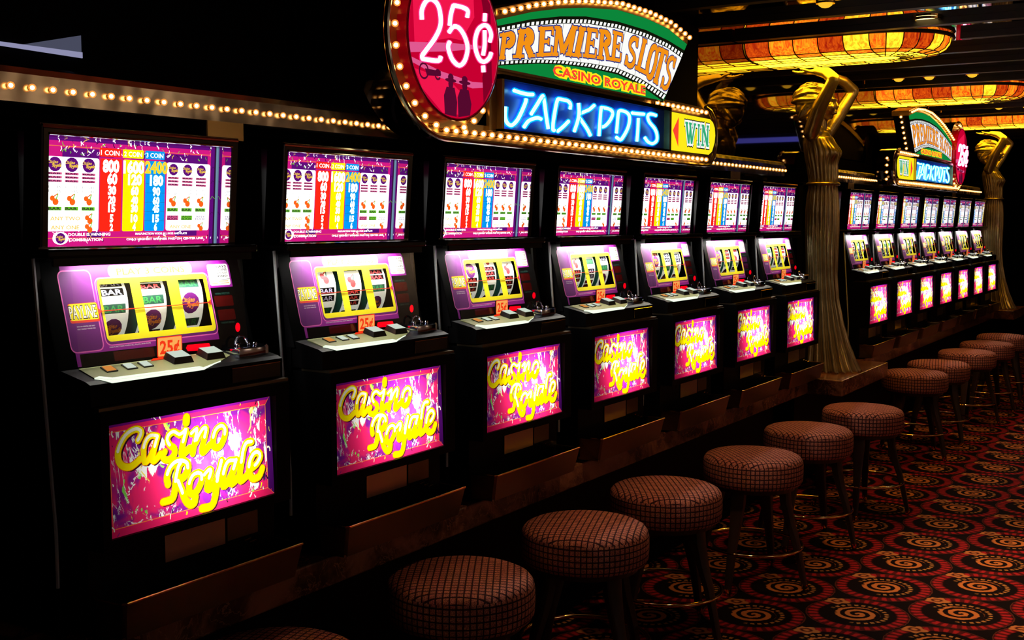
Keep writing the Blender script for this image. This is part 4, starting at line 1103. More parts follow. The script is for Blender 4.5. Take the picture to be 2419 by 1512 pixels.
def make_sign(label, mir):
    CM = 10.30
    mx = (lambda x: CM - x) if mir else (lambda x: x)
    def sh(c):                                           # shift that keeps lettering readable on the mirrored layout
        return (CM - 2 * c) if mir else 0.0
    org = (mx(2.3), 0.15, 1.856)
    t = thing('casino_sign', org, label, 'sign', 'illuminated bank signs')
    YF = 0.06
    def mp(poly): return [(mx(p[0]), p[1]) for p in poly]
    cx, cz, R1 = 1.328, 2.157, 0.239
    # gold mirror cabinet: disc, bulb strip and right hand end
    b = MB(org)
    ring = [(cx + 0.30 * cos(2 * pi * i / 64), cz + 0.30 * sin(2 * pi * i / 64)) for i in range(64)]
    b.prism(mp(ring), 'y', YF, 0.176, 'flank', False); b.add([(mx(p[0]), YF, p[1]) for p in ring], [tuple(range(64))], 'gold')
    end = [(3.36, 1.857), (3.42, 1.865), (3.47, 1.90), (3.492, 1.96), (3.492, 2.02), (3.47, 2.075), (3.42, 2.11), (3.36, 2.122)]
    cab = mp([(1.328, 1.857)] + end + [(1.562, 2.122), (1.562, 1.915), (1.328, 1.915)])
    b.prism(cab, 'y', YF + 0.0005, 0.176, 'flank', False); b.add([(p[0], YF + 0.0005, p[1]) for p in cab], [tuple(range(len(cab)))], 'gold')
    b.prism(mp([(1.33, 1.865), (3.42, 1.865), (3.42, 2.11), (1.56, 2.11), (1.33, 2.30)]), 'y', 0.172, 0.176, 'void')
    b.build('sign_cabinet', t)
    # chrome lip following the disc and the lower edge
    b = MB(org)
    arc = [(mx(cx + 0.298 * cos(a)), YF - 0.012, cz + 0.298 * sin(a)) for a in [radians(70 + 200 * i / 60) for i in range(61)]]
    arc += [(mx(x), YF - 0.012, 1.859) for x in (1.5, 2.2, 2.9, 3.36)]
    arc += [(mx(p[0] - 0.003), YF - 0.012, p[1]) for p in end[1:]]
    b.tube(arc, 0.009, 'band', 8); smooth_by_angle(b.build('chrome_lip', t))
    # round price disc
    art = Art()
    dc = ngon(cx, cz, R1, n=64)
    art.a(dc, 'disc')
    def clip(poly):                                      # keep art inside the disc
        out = []
        for x, z in poly:
            d = hypot(x - cx, z - cz)
            if d > R1 * 0.985: x, z = cx + (x - cx) / d * R1 * 0.985, cz + (z - cz) / d * R1 * 0.985
            out.append((x, z))
        return out
    art.a(clip([(1.09, 2.26), (1.22, 2.30), (1.42, 2.36), (1.43, 2.24), (1.36, 2.16), (1.30, 2.16), (1.12, 2.12)]), 'disc_hi')
    art.a(clip([(1.08, 2.12), (1.30, 2.145), (1.50, 2.16), (1.50, 2.155), (1.30, 2.12), (1.09, 2.09)]), 'e_pink')
    art.a(clip([(1.12, 2.05), (1.30, 2.03), (1.36, 2.0), (1.40, 1.93), (1.25, 1.90), (1.14, 1.98)]), 'disc_hi')
    art.many([clip(q) for q in ribbon([(1.10, 2.07), (1.25, 2.045), (1.42, 2.03), (1.55, 2.03)], 0.02, False)], 'e_pink')
    art.a(clip([(1.44, 2.42), (1.60, 2.35), (1.60, 2.0), (1.50, 1.96), (1.475, 2.06), (1.51, 2.16), (1.47, 2.30)]), 'disc_dk')
    # two standing figures in hats and an old car, printed as dark shapes
    for px_, s_ in ((1.30, 1.0), (1.375, 1.08)):
        art.a(clip([(px_ - 0.030 * s_, 1.925), (px_ - 0.034 * s_, 1.985), (px_ - 0.020 * s_, 2.012 * 1), (px_ + 0.022 * s_, 2.012), (px_ + 0.036 * s_, 1.97), (px_ + 0.032 * s_, 1.925)]), 'disc_lo')
        art.a(ngon(px_ + 0.002, 2.022, 0.013 * s_, 0.017, 12), 'disc_lo'); art.a(ngon(px_ + 0.002, 2.033, 0.030 * s_, 0.006, 12), 'disc_lo')
        art.a(ngon(px_ + 0.002, 2.042, 0.015 * s_, 0.012, 10), 'disc_lo')
    art.many(ribbon(ngon(1.165, 2.047, 0.022, 0.022, 16), 0.006, False), 'disc_lo'); art.many(ribbon(ngon(1.235, 2.043, 0.014, 0.014, 12), 0.006, False), 'disc_lo')
    art.a(clip([(1.17, 2.055), (1.25, 2.055), (1.25, 2.04), (1.18, 2.035)]), 'disc_lo')
    s_d = sh(cx)
    disc = art.build('price_disc', lambda x, z: (x + s_d, 0.018, z), t, org)
    b = MB(org)
    b.prism([(p[0] + s_d, p[1]) for p in dc], 'y', 0.0185, YF, 'redplastic')
    b.tube([(cx + s_d + (R1 + 0.002) * cos(2 * pi * i / 64), 0.020, cz + (R1 + 0.002) * sin(2 * pi * i / 64)) for i in range(64)], 0.005, 'redplastic', 8, True)
    b.build('disc_rim', disc, loc=None)
    for nm, strokes in PRICE:
        b = MB(org)
        for p in strokes:
            q = catmull(p, 4); pts = [(x + s_d, 0.0, z) for x, z in q]
            b.tube(pts, 0.0065, 'neon_pink', 10); b.tube(pts, 0.0098, 'neon_pink_halo', 10)
        b.build('neon_digit', disc, True)
    # arched name board
    art = Art()
    REV = [(2.896, 2.108), (3.1323, 2.3761)]
    board = mp(GT) + mp([(3.1323, 2.3761), (2.896, 2.1085), (1.5945, 2.1055)])
    art.a(board, 's_green')
    art.a(mp(GB) + mp(BB[::-1]), 's_black')
    art.a(mp(WT) + mp(WB[::-1]), 's_white')
    def perf(top, bot, n, frac):
        # windows of the film strip
        for i in range(n):
            f0, f1 = (i + 0.22) / n, (i + 0.82) / n
            pts = []
            for f, (a_, b_) in ((f0, (.30, 0)), (f1, (.30, 0)), (f1, (.84, 1)), (f0, (.84, 1))):
                def at(cv):
                    x = cv[0][0] + f * (cv[-1][0] - cv[0][0]); return x, curve_at(cv, x)
                A1, A2 = at(top), at(bot)
                w = 1 - a_ if b_ == 0 else 1 - a_
                w = {0: frac[1], 1: frac[0]}[b_]
                pts.append((A1[0] * (1 - w) + A2[0] * w, A1[1] * (1 - w) + A2[1] * w))
            art.a(mp(pts), 's_white')
    perf(GB, WT, 48, (0.42, 0.90)); perf(WB, BB, 46, (0.12, 0.72))
    divs = [((1.7005, 2.1418), (1.7043, 2.2509)), ((1.8636, 2.1631), (1.872, 2.2816)), ((2.0078, 2.1774), (2.042, 2.3132)), ((2.1666, 2.1854), (2.208, 2.3317)),
            ((2.313, 2.196), (2.374, 2.3477)), ((2.4682, 2.200), (2.5323, 2.3518)), ((2.62, 2.188), (2.70, 2.35)), ((2.75, 2.17), (2.85, 2.342))]
    for a_, c_ in divs: art.many(ribbon(mp([a_, c_]), 0.003, False), 's_grey')
    quads = [q for _, q in LETTERS]
    if mir:
        quads = [[(mx(q[1][0]), q[1][1]), (mx(q[0][0]), q[0][1]), (mx(q[3][0]), q[3][1]), (mx(q[2][0]), q[2][1])] for q in quads][::-1]
    word = [c_ for c_, _ in LETTERS]
    if mir:                                              # even letter slots along the mirrored arch
        b0, b1 = quads[0][0][0], quads[-1][1][0]; t0, t1 = quads[0][3][0], quads[-1][2][0]
        ws = [1.1, 1.2, 1, 1.4, .65, 1, 1.2, 1, .35, .9, .9, .9, .9, .9]; tot = sum(ws); acc = 0; quads = []
        for i_, w_ in enumerate(ws):
            f0, f1 = acc / tot + 0.003, (acc + w_) / tot - 0.003; acc += w_
            if i_ == 8: continue
            bx0, bx1 = b0 + (b1 - b0) * f0, b0 + (b1 - b0) * f1; tx0, tx1 = t0 + (t1 - t0) * f0, t0 + (t1 - t0) * f1
            zb = lambda x: curve_at(WB, CM - x) + 0.012; zt = lambda x: curve_at(WT, CM - x) - 0.010
            quads.append([(bx0, zb(bx0)), (bx1, zb(bx1)), (tx1, zt(tx1)), (tx0, zt(tx0))])
    for c_, q in zip(word, quads): art.many(glyph(c_, q, 0.0042), 's_blue')
    for c_, q in zip(word, quads): art.many(glyph(c_, q, 0.0), 's_orange')
    xc = 2.345 + sh(2.345)
    for grow_, m_, h_ in ((0.16, 's_yellow', 0.033), (0.03, 's_red', 0.033)):
        art.text(m_, 'CASINO ROYALE', xc, 2.1225, h_, off=grow_, xscale=0.735 + (0.02 if grow_ else 0))
    art.a(mp([(3.1323, 2.3761), (3.20, 2.44), (3.2, 2.0), (2.896, 2.1085)]), None)
    nb_ = art.build('name_board', lambda x, z: (x, 0.046, z), t, org)
    b = MB(org); b.prism(board, 'y', 0.0465, 0.16, 'black'); b.build('board_case', nb_)
    b = MB(org)
    up = [(x + 0.012 * (x - 2.3) * 0.3, z + 0.036) for x, z in GT]
    b.prism(mp(GT) + mp(up[::-1]), 'y', 0.044, 0.17, 'gold')
    b.prism(mp([(1.5945, 2.1055), (2.896, 2.1085), (2.896, 2.1005), (1.5945, 2.0975)]), 'y', 0.036, 0.06, 'gold')
    b.build('board_trim', t)
    # blue neon board
    b = MB(org); b.prism(mp(rect(1.618, 2.920, 1.908, 2.070)), 'y', 0.052, YF, 'bluepanel'); jb = b.build('neon_board', t)
    b = MB(org)
    for a_ in (rect(1.604, 1.618, 1.90, 2.085), rect(2.920, 2.940, 1.90, 2.085), rect(1.604, 2.94, 2.070, 2.085), rect(1.604, 2.94, 1.8985, 1.908)):
        b.prism(mp(a_), 'y', 0.026, YF, 'gloss' if a_[0][1] > 2.06 or a_[2][1] < 1.91 else 'gold')
    b.build('board_frame', jb)
    s_n = sh(2.269)
    for p in NEON:
        q = catmull(p, 4); b = MB(org); pts = [(x + s_n, 0.036, z) for x, z in q]
        b.tube(pts, 0.0062, 'neon_blue', 8); b.tube(pts, 0.0108, 'neon_blue_halo', 8); b.build('neon_tube', jb, True)
    # gold post beside the disc
    b = MB(org); b.prism(mp(rect(1.562, 1.602, 1.90, 2.25)), 'y', 0.048, YF + 0.02, 'gold'); b.build('gold_post', t)
    # WIN panel
    art = Art()
    wp = [(2.947, 1.908), (3.385, 1.908), (3.425, 1.925), (3.452, 1.965), (3.460, 2.0), (3.452, 2.035), (3.43, 2.058), (3.395, 2.0705), (2.947, 2.0705)]
    art.a(mp(wp), 's_yellow'); art.a(mp([(3.0455, 2.0553), (2.9847, 1.9934), (3.0435, 1.9258)]), 's_red')
    sw = sh(3.25)
    WQ = [('W', [(3.128, 1.9433), (3.222, 1.9433), (3.236, 2.0393), (3.114, 2.0393)]), ('I', [(3.2524, 1.9433), (3.2789, 1.9433), (3.2789, 2.039), (3.2524, 2.039)]), ('N', [(3.2976, 1.9433), (3.3836, 1.9433), (3.3836, 2.04), (3.2976, 2.04)])]
    for g_, m_, ds in ((0.0095, 's_black', -0.002), (0.0085, 's_white', 0), (0.0, 's_wingreen', 0)):
        for c_, q in WQ: art.many(glyph(c_, [(p[0] + sw + ds * 0.5, p[1] + (0.0035 if ds else 0)) for p in q], g_), m_)
        if m_ == 's_black':
            for c_, q in WQ: art.many(glyph(c_, [(p[0] + sw, p[1] - 0.004) for p in q], g_), m_)
    wpn = art.build('win_panel', lambda x, z: (x, 0.040, z), t, org)
    b = MB(org); b.prism(mp(wp), 'y', 0.0405, YF, 'gloss'); b.build('panel_case', wpn)
    # bulbs
    P = []
    for a in range(205, 322, 10) if not mir else range(205, 322, 10):
        aa = radians(a - 115)
        P.append((cx + 0.268 * cos(aa + pi / 2 - 0.3), cz + 0.268 * sin(aa + pi / 2 - 0.3)))
    P = [(cx + 0.270 * cos(radians(a)), cz + 0.270 * sin(radians(a))) for a in (86, 99, 112, 125, 138, 151, 164, 177, 190, 203, 216, 229, 242, 255, 287, 300, 313)]
    P += [(1.312 + 0.0512 * i, 1.8845) for i in range(41)]
    n_ = 31
    for i in range(n_):
        x = 1.62 + (3.115 - 1.62) * i / (n_ - 1); P.append((x, curve_at(up, min(x, up[-1][0])) - 0.014))
    P += [(2.83 + 0.052 * i, 2.0975) for i in range(11)]
    bulbs(t, [(mx(x), YF - 0.019 if z < 2.2 or x < 1.6 else 0.026, z) for x, z in P], org)
    side = [(3.1323 - 0.2363 * f, 0.10, 2.372 - 0.262 * f) for f in (0.02, 0.16, 0.30, 0.44, 0.58, 0.72, 0.86)]
    side = [(x + 0.014, y, z) for x, y, z in side] + [(3.498, 0.10, z) for z in (1.90, 1.95, 2.00, 2.05)]
    bulbs(t, [(mx(x), y, z) for x, y, z in side], org)
    return t
make_sign('large lit sign over the near bank, red price disc at its left end', False)
make_sign('small distant mirrored-layout sign over the far bank, right of the statue', True)

# ---------------------------------------------------------------- bar stools
def make_stool():
    t = thing('bar_stool', (0, 0, 0), 'x', 'stool', 'patterned round bar stools')
    R = 0.218; zt = 0.58; zb = 0.452
    prof = [(0.0, zt + 0.004), (0.08, zt + 0.0035), (0.15, zt + 0.001), (R - 0.028, zt - 0.004), (R - 0.012, zt - 0.012), (R - 0.003, zt - 0.024), (R, zt - 0.038), (R + 0.001, zt - 0.08), (R - 0.001, zb + 0.016), (R - 0.008, zb + 0.004), (R - 0.02, zb), (0.0, zb)]
    n = 56; me = bpy.data.meshes.new('cushion'); bm = bmesh.new(); uvl = bm.loops.layers.uv.new('UVMap')
    rows = []
    for r, z in prof: rows.append([bm.verts.new((r * cos(2 * pi * i / n), r * sin(2 * pi * i / n), z)) for i in range(n)] if r > 0 else [bm.verts.new((0, 0, z))])
    sq = 0.0195; arc = [0.0]
    for j in range(1, len(prof)): arc.append(arc[-1] + hypot(prof[j][0] - prof[j - 1][0], prof[j][1] - prof[j - 1][1]))
    for j in range(len(prof) - 1):
        for i in range(n):
            i2 = (i + 1) % n
            a, c_ = rows[j], rows[j + 1]
            vs = [a[0], c_[i2], c_[i]] if len(a) == 1 else ([a[i], a[i2], c_[0]] if len(c_) == 1 else [a[i], a[i2], c_[i2], c_[i]])
            f = bm.faces.new(vs); f.smooth = True
            side_ = 5 <= j <= 9
            for lp in f.loops:
                co = lp.vert.co
                if side_:
                    ii = i if lp.vert in (a[i], c_[i]) else i + 1
                    jj = j if lp.vert in a else j + 1
                    lp[uvl].uv = (ii / n * 72, arc[jj] / sq)
                else: lp[uvl].uv = (co.x / sq, co.y / sq)
    bmesh.ops.recalc_face_normals(bm, faces=bm.faces[:]); bm.to_mesh(me); bm.free(); me.materials.append(M['fabric'])
    cu = bpy.data.objects.new('cushion', me); C.objects.link(cu); cu.parent = t
    b = MB(); b.lathe([(0.185, zb - 0.02), (0.19, zb)], 'leg', 32); b.build('seat_plate', t)
    for k_ in range(4):
        a = pi / 4 + k_ * pi / 2
        d = Vector((cos(a), sin(a), 0)); s_ = Vector((-sin(a), cos(a), 0))
        b = MB(); secs = []
        for z, r, w, th_ in ((0.438, 0.150, 0.030, 0.020), (0.38, 0.156, 0.029, 0.019), (0.30, 0.176, 0.024, 0.017), (0.22, 0.203, 0.019, 0.015), (0.12, 0.228, 0.016, 0.013), (0.020, 0.250, 0.013, 0.011)):
            c_ = d * r + Vector((0, 0, z))
            secs.append([c_ + s_ * (w * sx) + d * (th_ * sy) for sx, sy in ((-1, -.7), (-.7, -1), (.7, -1), (1, -.7), (1, .7), (.7, 1), (-.7, 1), (-1, .7))])
        vs = [v for s2 in secs for v in s2]; fs = []
        for j in range(len(secs) - 1):
            for q in range(8): fs.append((j * 8 + q, j * 8 + (q + 1) % 8, (j + 1) * 8 + (q + 1) % 8, (j + 1) * 8 + q))
        fs += [tuple(range(8))[::-1], tuple(len(vs) - 8 + q for q in range(8))]
        b.add(vs, fs, 'leg'); lg = b.build('leg', t); smooth_by_angle(lg, 50)
        b = MB(); p = d * 0.250
        b.lathe([(0.010, 0.0), (0.013, 0.004), (0.0145, 0.03)], 'brass', 12, p.x, p.y); b.build('foot_cap', lg)
    b = MB(); b.tube([(0.222 * cos(2 * pi * i / 48), 0.222 * sin(2 * pi * i / 48), 0.175) for i in range(48)], 0.0075, 'brass', 8, True)
    o = b.build('foot_ring', t, True)
    return t
STOOLS = [(0.34, -0.14, 0.3, 'patterned round stool cut off by the bottom edge, its top barely showing'),
 (1.09, -0.165, 0.55, 'nearest patterned round stool fully showing its seat, front and centre at the bottom'),
 (1.775, -0.205, 0.35, 'second patterned stool from the front, its curved dark legs clear below'),
 (2.43, -0.205, 0.6, 'third patterned stool from the front, in front of the fourth machine'),
 (3.21, -0.27, 0.75, 'fourth patterned stool from the front, its stripes catching light'),
 (3.97, -0.275, 0.7, 'fifth patterned stool from the front, seat tan where lit'),
 (4.735, -0.338, 0.95, 'sixth patterned stool from the front, below the statue plinth'),
 (6.44, -0.225, 0.4, 'first stool past the statue, dark legs crossing the ledge shadow'),
 (7.08, -0.245, 0.2, 'second stool past the statue, seat rim lit at right'),
 (7.95, -0.28, 0.9, 'third stool past the statue, near the right edge'),
 (8.70, -0.30, 0.5, 'fourth stool past the statue, mostly behind nearer stools'),
 (9.45, -0.30, 0.1, 'fifth stool past the statue, a sliver at the right edge')]
st0 = make_stool()
for i, (x, y, a, lb) in enumerate(STOOLS):
    o = st0 if i == 0 else copy_tree(st0)
    o.location = (x, y, 0); o.rotation_euler = (0, 0, a); o['label'] = lb

# ---------------------------------------------------------------- gilded statues
def remesh(mb, name, voxel, parent, iters=4):
    o = mb.build(name, parent)
    md = o.modifiers.new('r', 'REMESH'); md.mode = 'VOXEL'; md.voxel_size = voxel; md.use_smooth_shade = True
    sm = o.modifiers.new('s', 'SMOOTH'); sm.iterations = iters; sm.factor = 0.5
    dg = bpy.context.evaluated_depsgraph_get()
    me = bpy.data.meshes.new_from_object(o.evaluated_get(dg))
    o.modifiers.clear(); o.data = me
    me.materials.clear(); me.materials.append(M['gilt'])
    for p in me.polygons: p.use_smooth = True; p.material_index = 0
    return o
def capsule(b, pts, rads, m='gilt', n=14):
    q = []; r = []
    P = [Vector(p) for p in pts]
    for i in range(len(P) - 1):
        for s_ in range(6):
            f = s_ / 6; q.append(P[i].lerp(P[i + 1], f)); r.append(rads[i] * (1 - f) + rads[i + 1] * f)
    q.append(P[-1]); r.append(rads[-1])
    b.tube(q, r, m, n)
    b.ball(P[0], rads[0], m, n); b.ball(P[-1], rads[-1], m, n)
def hand(b, wrist, direc, palm_n, s=1.0):
    """palm, four fingers and thumb; direc = finger direction, palm_n = palm normal"""
    w = Vector(wrist); d = Vector(direc).normalized(); n_ = Vector(palm_n).normalized(); sd = d.cross(n_).normalized()
    for j in range(5):
        f = j / 4
        capsule(b, [w + d * 0.004 + sd * (f - .5) * 0.030 * s, w + d * 0.075 * s + sd * (f - .5) * 0.056 * s], [0.016 * s, 0.0125 * s], n=8)
    for j, (ln_, cur) in enumerate(((0.070, .25), (0.078, .2), (0.072, .25), (0.056, .35))):
        o = w + d * 0.078 * s + sd * ((j / 3) - .5) * 0.060 * s
        a = o + (d + n_ * cur * .4) * ln_ * .45 * s; c_ = a + (d + n_ * cur) * ln_ * .32 * s; e = c_ + (d + n_ * cur * 1.5) * ln_ * .25 * s
        capsule(b, [o, a, c_, e], [0.0098 * s, 0.0092 * s, 0.0085 * s, 0.0075 * s], n=8)
    o = w + d * 0.022 * s - sd * 0.026 * s
    a = o + (d * .6 - sd * .7 + n_ * .3) * 0.036 * s; e = a + (d * .9 - sd * .25 + n_ * .3) * 0.030 * s
    capsule(b, [o, a, e], [0.013 * s, 0.0105 * s, 0.008 * s], n=8)
def make_statue(loc):
    t = thing('gilded_statue', loc, 'x', 'statue')
    Z = lambda z: z - 0.684
    # dress: pleated sections (z, centre x, centre y, half width, half depth, pleat depth)
    rows = [(0.684, -0.02, -0.085, 0.195, 0.225, 0.026), (0.70, -0.02, -0.08, 0.19, 0.218, 0.026), (0.77, -0.015, -0.072, 0.168, 0.190, 0.023), (0.87, -0.01, -0.062, 0.142, 0.158, 0.020), (1.0, 0, -0.050, 0.116, 0.128, 0.016),
            (1.13, 0, -0.044, 0.100, 0.106, 0.013), (1.27, 0, -0.040, 0.097, 0.096, 0.011), (1.40, 0, -0.038, 0.106, 0.098, 0.010), (1.55, 0, -0.036, 0.116, 0.102, 0.0095), (1.67, 0, -0.034, 0.120, 0.101, 0.009), (1.76, 0, -0.034, 0.114, 0.094, 0.0085),
            (1.805, 0, -0.034, 0.106, 0.086, 0.006), (1.818, 0, -0.034, 0.108, 0.088, 0.0), (1.838, 0, -0.034, 0.108, 0.088, 0.0), (1.85, 0, -0.033, 0.106, 0.086, 0.007), (1.93, 0, -0.026, 0.116, 0.092, 0.007), (1.99, 0, -0.016, 0.124, 0.095, 0.006), (2.05, 0, -0.008, 0.130, 0.095, 0.004), (2.10, 0, 0.0, 0.128, 0.088, 0.001), (2.115, 0, 0.002, 0.122, 0.080, 0)]
    fine = []
    for i in range(len(rows) - 1):
        a, c_ = rows[i], rows[i + 1]; nn = 4 if c_[0] - a[0] > 0.05 else 1
        for s_ in range(nn):
            f = s_ / nn; f2 = f * f * (3 - 2 * f) * 0.35 + f * 0.65
            fine.append(tuple(a[d] * (1 - f) + c_[d] * f if d == 0 else a[d] * (1 - f2) + c_[d] * f2 for d in range(6)))
    fine.append(rows[-1])
    b = MB(); n = 184; NP = 23; vs = []; fs = []
    for z, cx, cy, hx, hy, pd in fine:
        for i in range(n):
            a = 2 * pi * i / n
            p = abs(sin(a * NP / 2 + 0.25 * sin(z * 5))) ** 0.8
            k_ = 1 - pd / max(hx, hy) * (1.7 - 1.7 * p)
            bx = by = 0.0
            if 1.95 < z < 2.1:                          # bust
                e = math.exp(-((z - 2.02) / 0.045) ** 2)
                for sx in (-0.062, 0.062):
                    dd = ((hx * cos(a) - sx) / 0.052) ** 2
                    if sin(a) < 0: by -= 0.034 * e * math.exp(-dd)
            vs.append((cx + hx * k_ * cos(a), cy + hy * k_ * sin(a) + by, Z(z)))
    for j in range(len(fine) - 1):
        for i in range(n):
            i2 = (i + 1) % n; fs.append((j * n + i, j * n + i2, (j + 1) * n + i2, (j + 1) * n + i))
    fs += [tuple(range(n))[::-1], tuple((len(fine) - 1) * n + i for i in range(n))]
    b.add(vs, fs, 'gilt'); b.build('dress', t, True)
    b = MB(); b.tube([(0.111 * cos(2 * pi * i / 48), -0.034 + 0.091 * sin(2 * pi * i / 48), Z(1.828)) for i in range(48)], 0.010, 'gilt', 8, True); b.build('belt', t, True)
    # body: shoulders, neck, head, raised arms, hands, fused into one skin
    b = MB()
    b.ball((0, 0.005, Z(2.075)), 0.1, 'gilt', 24, 1.26, 0.86, 0.95)
    capsule(b, [(-0.13, 0.005, Z(2.135)), (0.13, 0.012, Z(2.135))], [0.050, 0.050])
    capsule(b, [(0, 0.012, Z(2.13)), (0, -0.004, Z(2.235))], [0.056, 0.044])
    H_ = Vector((0, -0.012, Z(2.318)))
    b.ball(H_ + Vector((0, 0.012, 0.022)), 0.088, 'gilt', 24, 0.86, 1.03, 1.02)      # skull
    b.ball(H_ + Vector((0, -0.026, -0.028)), 0.062, 'gilt', 20, 0.92, 0.95, 1.12)      # face
    b.ball(H_ + Vector((0, -0.050, -0.080)), 0.024, 'gilt', 12, 1.1, 1, 0.85)          # chin
    capsule(b, [H_ + Vector((0, -0.084, 0.012)), H_ + Vector((0, -0.098, -0.024))], [0.007, 0.0105], n=10)   # nose
    for sx in (-1, 1):
        b.ball(H_ + Vector((sx * 0.032, -0.068, -0.028)), 0.024, 'gilt', 12)            # cheek
        capsule(b, [H_ + Vector((sx * 0.012, -0.088, 0.020)), H_ + Vector((sx * 0.042, -0.074, 0.022))], [0.008, 0.007], n=8)  # brow
        b.ball(H_ + Vector((sx * 0.028, -0.079, 0.006)), 0.0095, 'gilt', 10, 1.3, 0.5, 0.7)   # eye
        b.ball(H_ + Vector((sx * 0.078, 0.004, -0.006)), 0.024, 'gilt', 12, 0.45, 0.8, 1.2)   # ear
    for dz, rr_ in ((-0.050, 0.0085), (-0.062, 0.0095)):
        capsule(b, [H_ + Vector((-0.017, -0.080, dz)), H_ + Vector((0, -0.089, dz)), H_ + Vector((0.017, -0.080, dz))], [rr_ * .6, rr_, rr_ * .6], n=8)
    # her right arm (camera side) and left arm
    capsule(b, [(-0.150, 0.0, Z(2.135)), (-0.178, -0.05, Z(2.27)), (-0.185, -0.135, Z(2.432))], [0.047, 0.044, 0.036])
    capsule(b, [(-0.185, -0.135, Z(2.440)), (-0.135, -0.08, Z(2.482)), (-0.075, 0.005, Z(2.505))], [0.037, 0.035, 0.023])
    capsule(b, [(0.150, 0.010, Z(2.135)), (0.210, -0.060, Z(2.27)), (0.250, -0.130, Z(2.405))], [0.047, 0.043, 0.035])
    capsule(b, [(0.250, -0.130, Z(2.412)), (0.195, -0.085, Z(2.465)), (0.115, -0.020, Z(2.496))], [0.036, 0.034, 0.023])
    hand(b, (-0.072, 0.010, Z(2.502)), (0.25, 0.95, 0.0), (0, 0, 1), 0.95)
    hand(b, (0.110, -0.016, Z(2.498)), (-0.75, 0.45, 0.06), (0, 0, 0.55), 0.95)
    remesh(b, 'body', 0.0062, t, 2)
    # hair: swept back waves and a low roll
    b = MB()
    hc = H_ + Vector((0, 0.040, 0.024))
    b.ball(hc, 0.090, 'gilt', 24, 0.98, 1.06, 1.02)
    b.ball(H_ + Vector((0, 0.088, -0.022)), 0.076, 'gilt', 20, 1.15, 0.95, 1.0)
    b.ball(H_ + Vector((0, 0.078, -0.085)), 0.052, 'gilt', 16, 1.1, 0.8, 0.9)
    for sx in (-1, 1):                                   # locks falling beside the ears to the nape
        for q in range(4):
            capsule(b, [H_ + Vector((sx * (0.078 + 0.004 * q), -0.02 + 0.022 * q, 0.03 - 0.004 * q)), H_ + Vector((sx * 0.088, 0.03 + 0.020 * q, -0.015 - 0.010 * q)), H_ + Vector((sx * 0.070, 0.070 + 0.014 * q, -0.060 - 0.006 * q)), H_ + Vector((sx * 0.035, 0.095 + 0.008 * q, -0.095))], [0.011, 0.014, 0.014, 0.010], n=8)
    for i in range(19):                                  # waves from the hairline back to the roll
        a = -1.75 + 3.5 * i / 18
        pts = []
        for q in range(9):
            f = q / 8; ph = 0.35 + f * 2.45                # front hairline over the crown to the nape
            wv = 0.10 * sin(f * 9 + i * 1.3)
            d = Vector((sin(a * (1 - 0.25 * f) + wv) * sin(ph) * 0.98, -cos(ph) * 1.06, cos(a + wv * .4) * sin(ph) * 1.02))
            if d.z < -0.85: d.z = -0.85
            pts.append(hc + Vector((0, 0.028 * f, -0.01 * f)) + d * (0.094 + 0.007 * (i % 2) + 0.006 * sin(f * 7 + i)))
        capsule(b, pts, [0.009] + [0.0128] * 7 + [0.010], n=8)
    remesh(b, 'hair', 0.0042, t, 1)
    return t
s1 = make_statue((5.405, 0.160, 0.684)); s1['label'] = 'gold statue of a woman in a pleated gown, arms raised overhead, between the two banks'
s2 = copy_tree(s1); s2.location = (11.28, 0.16, 0.684); s2['label'] = 'distant second gold statue at the right edge, past the far bank'
for x0, x1, lb in ((4.965, 5.99, 'thick brown marble plinth under the near gold statue'), (11.03, 11.75, 'marble plinth under the distant gold statue at right')):
    b = MB(((x0 + x1) / 2, 0, 0)); b.bbox(x0, x1, -0.155, 0.478, 0.59, 0.684, 'marble', 0.006); b.box(x0 + 0.1, x1 - 0.1, 0.16, 0.46, 0.0, 0.59, 'black')
    tag(b.build('statue_plinth', loc=((x0 + x1) / 2, 0, 0)), lb, 'plinth')

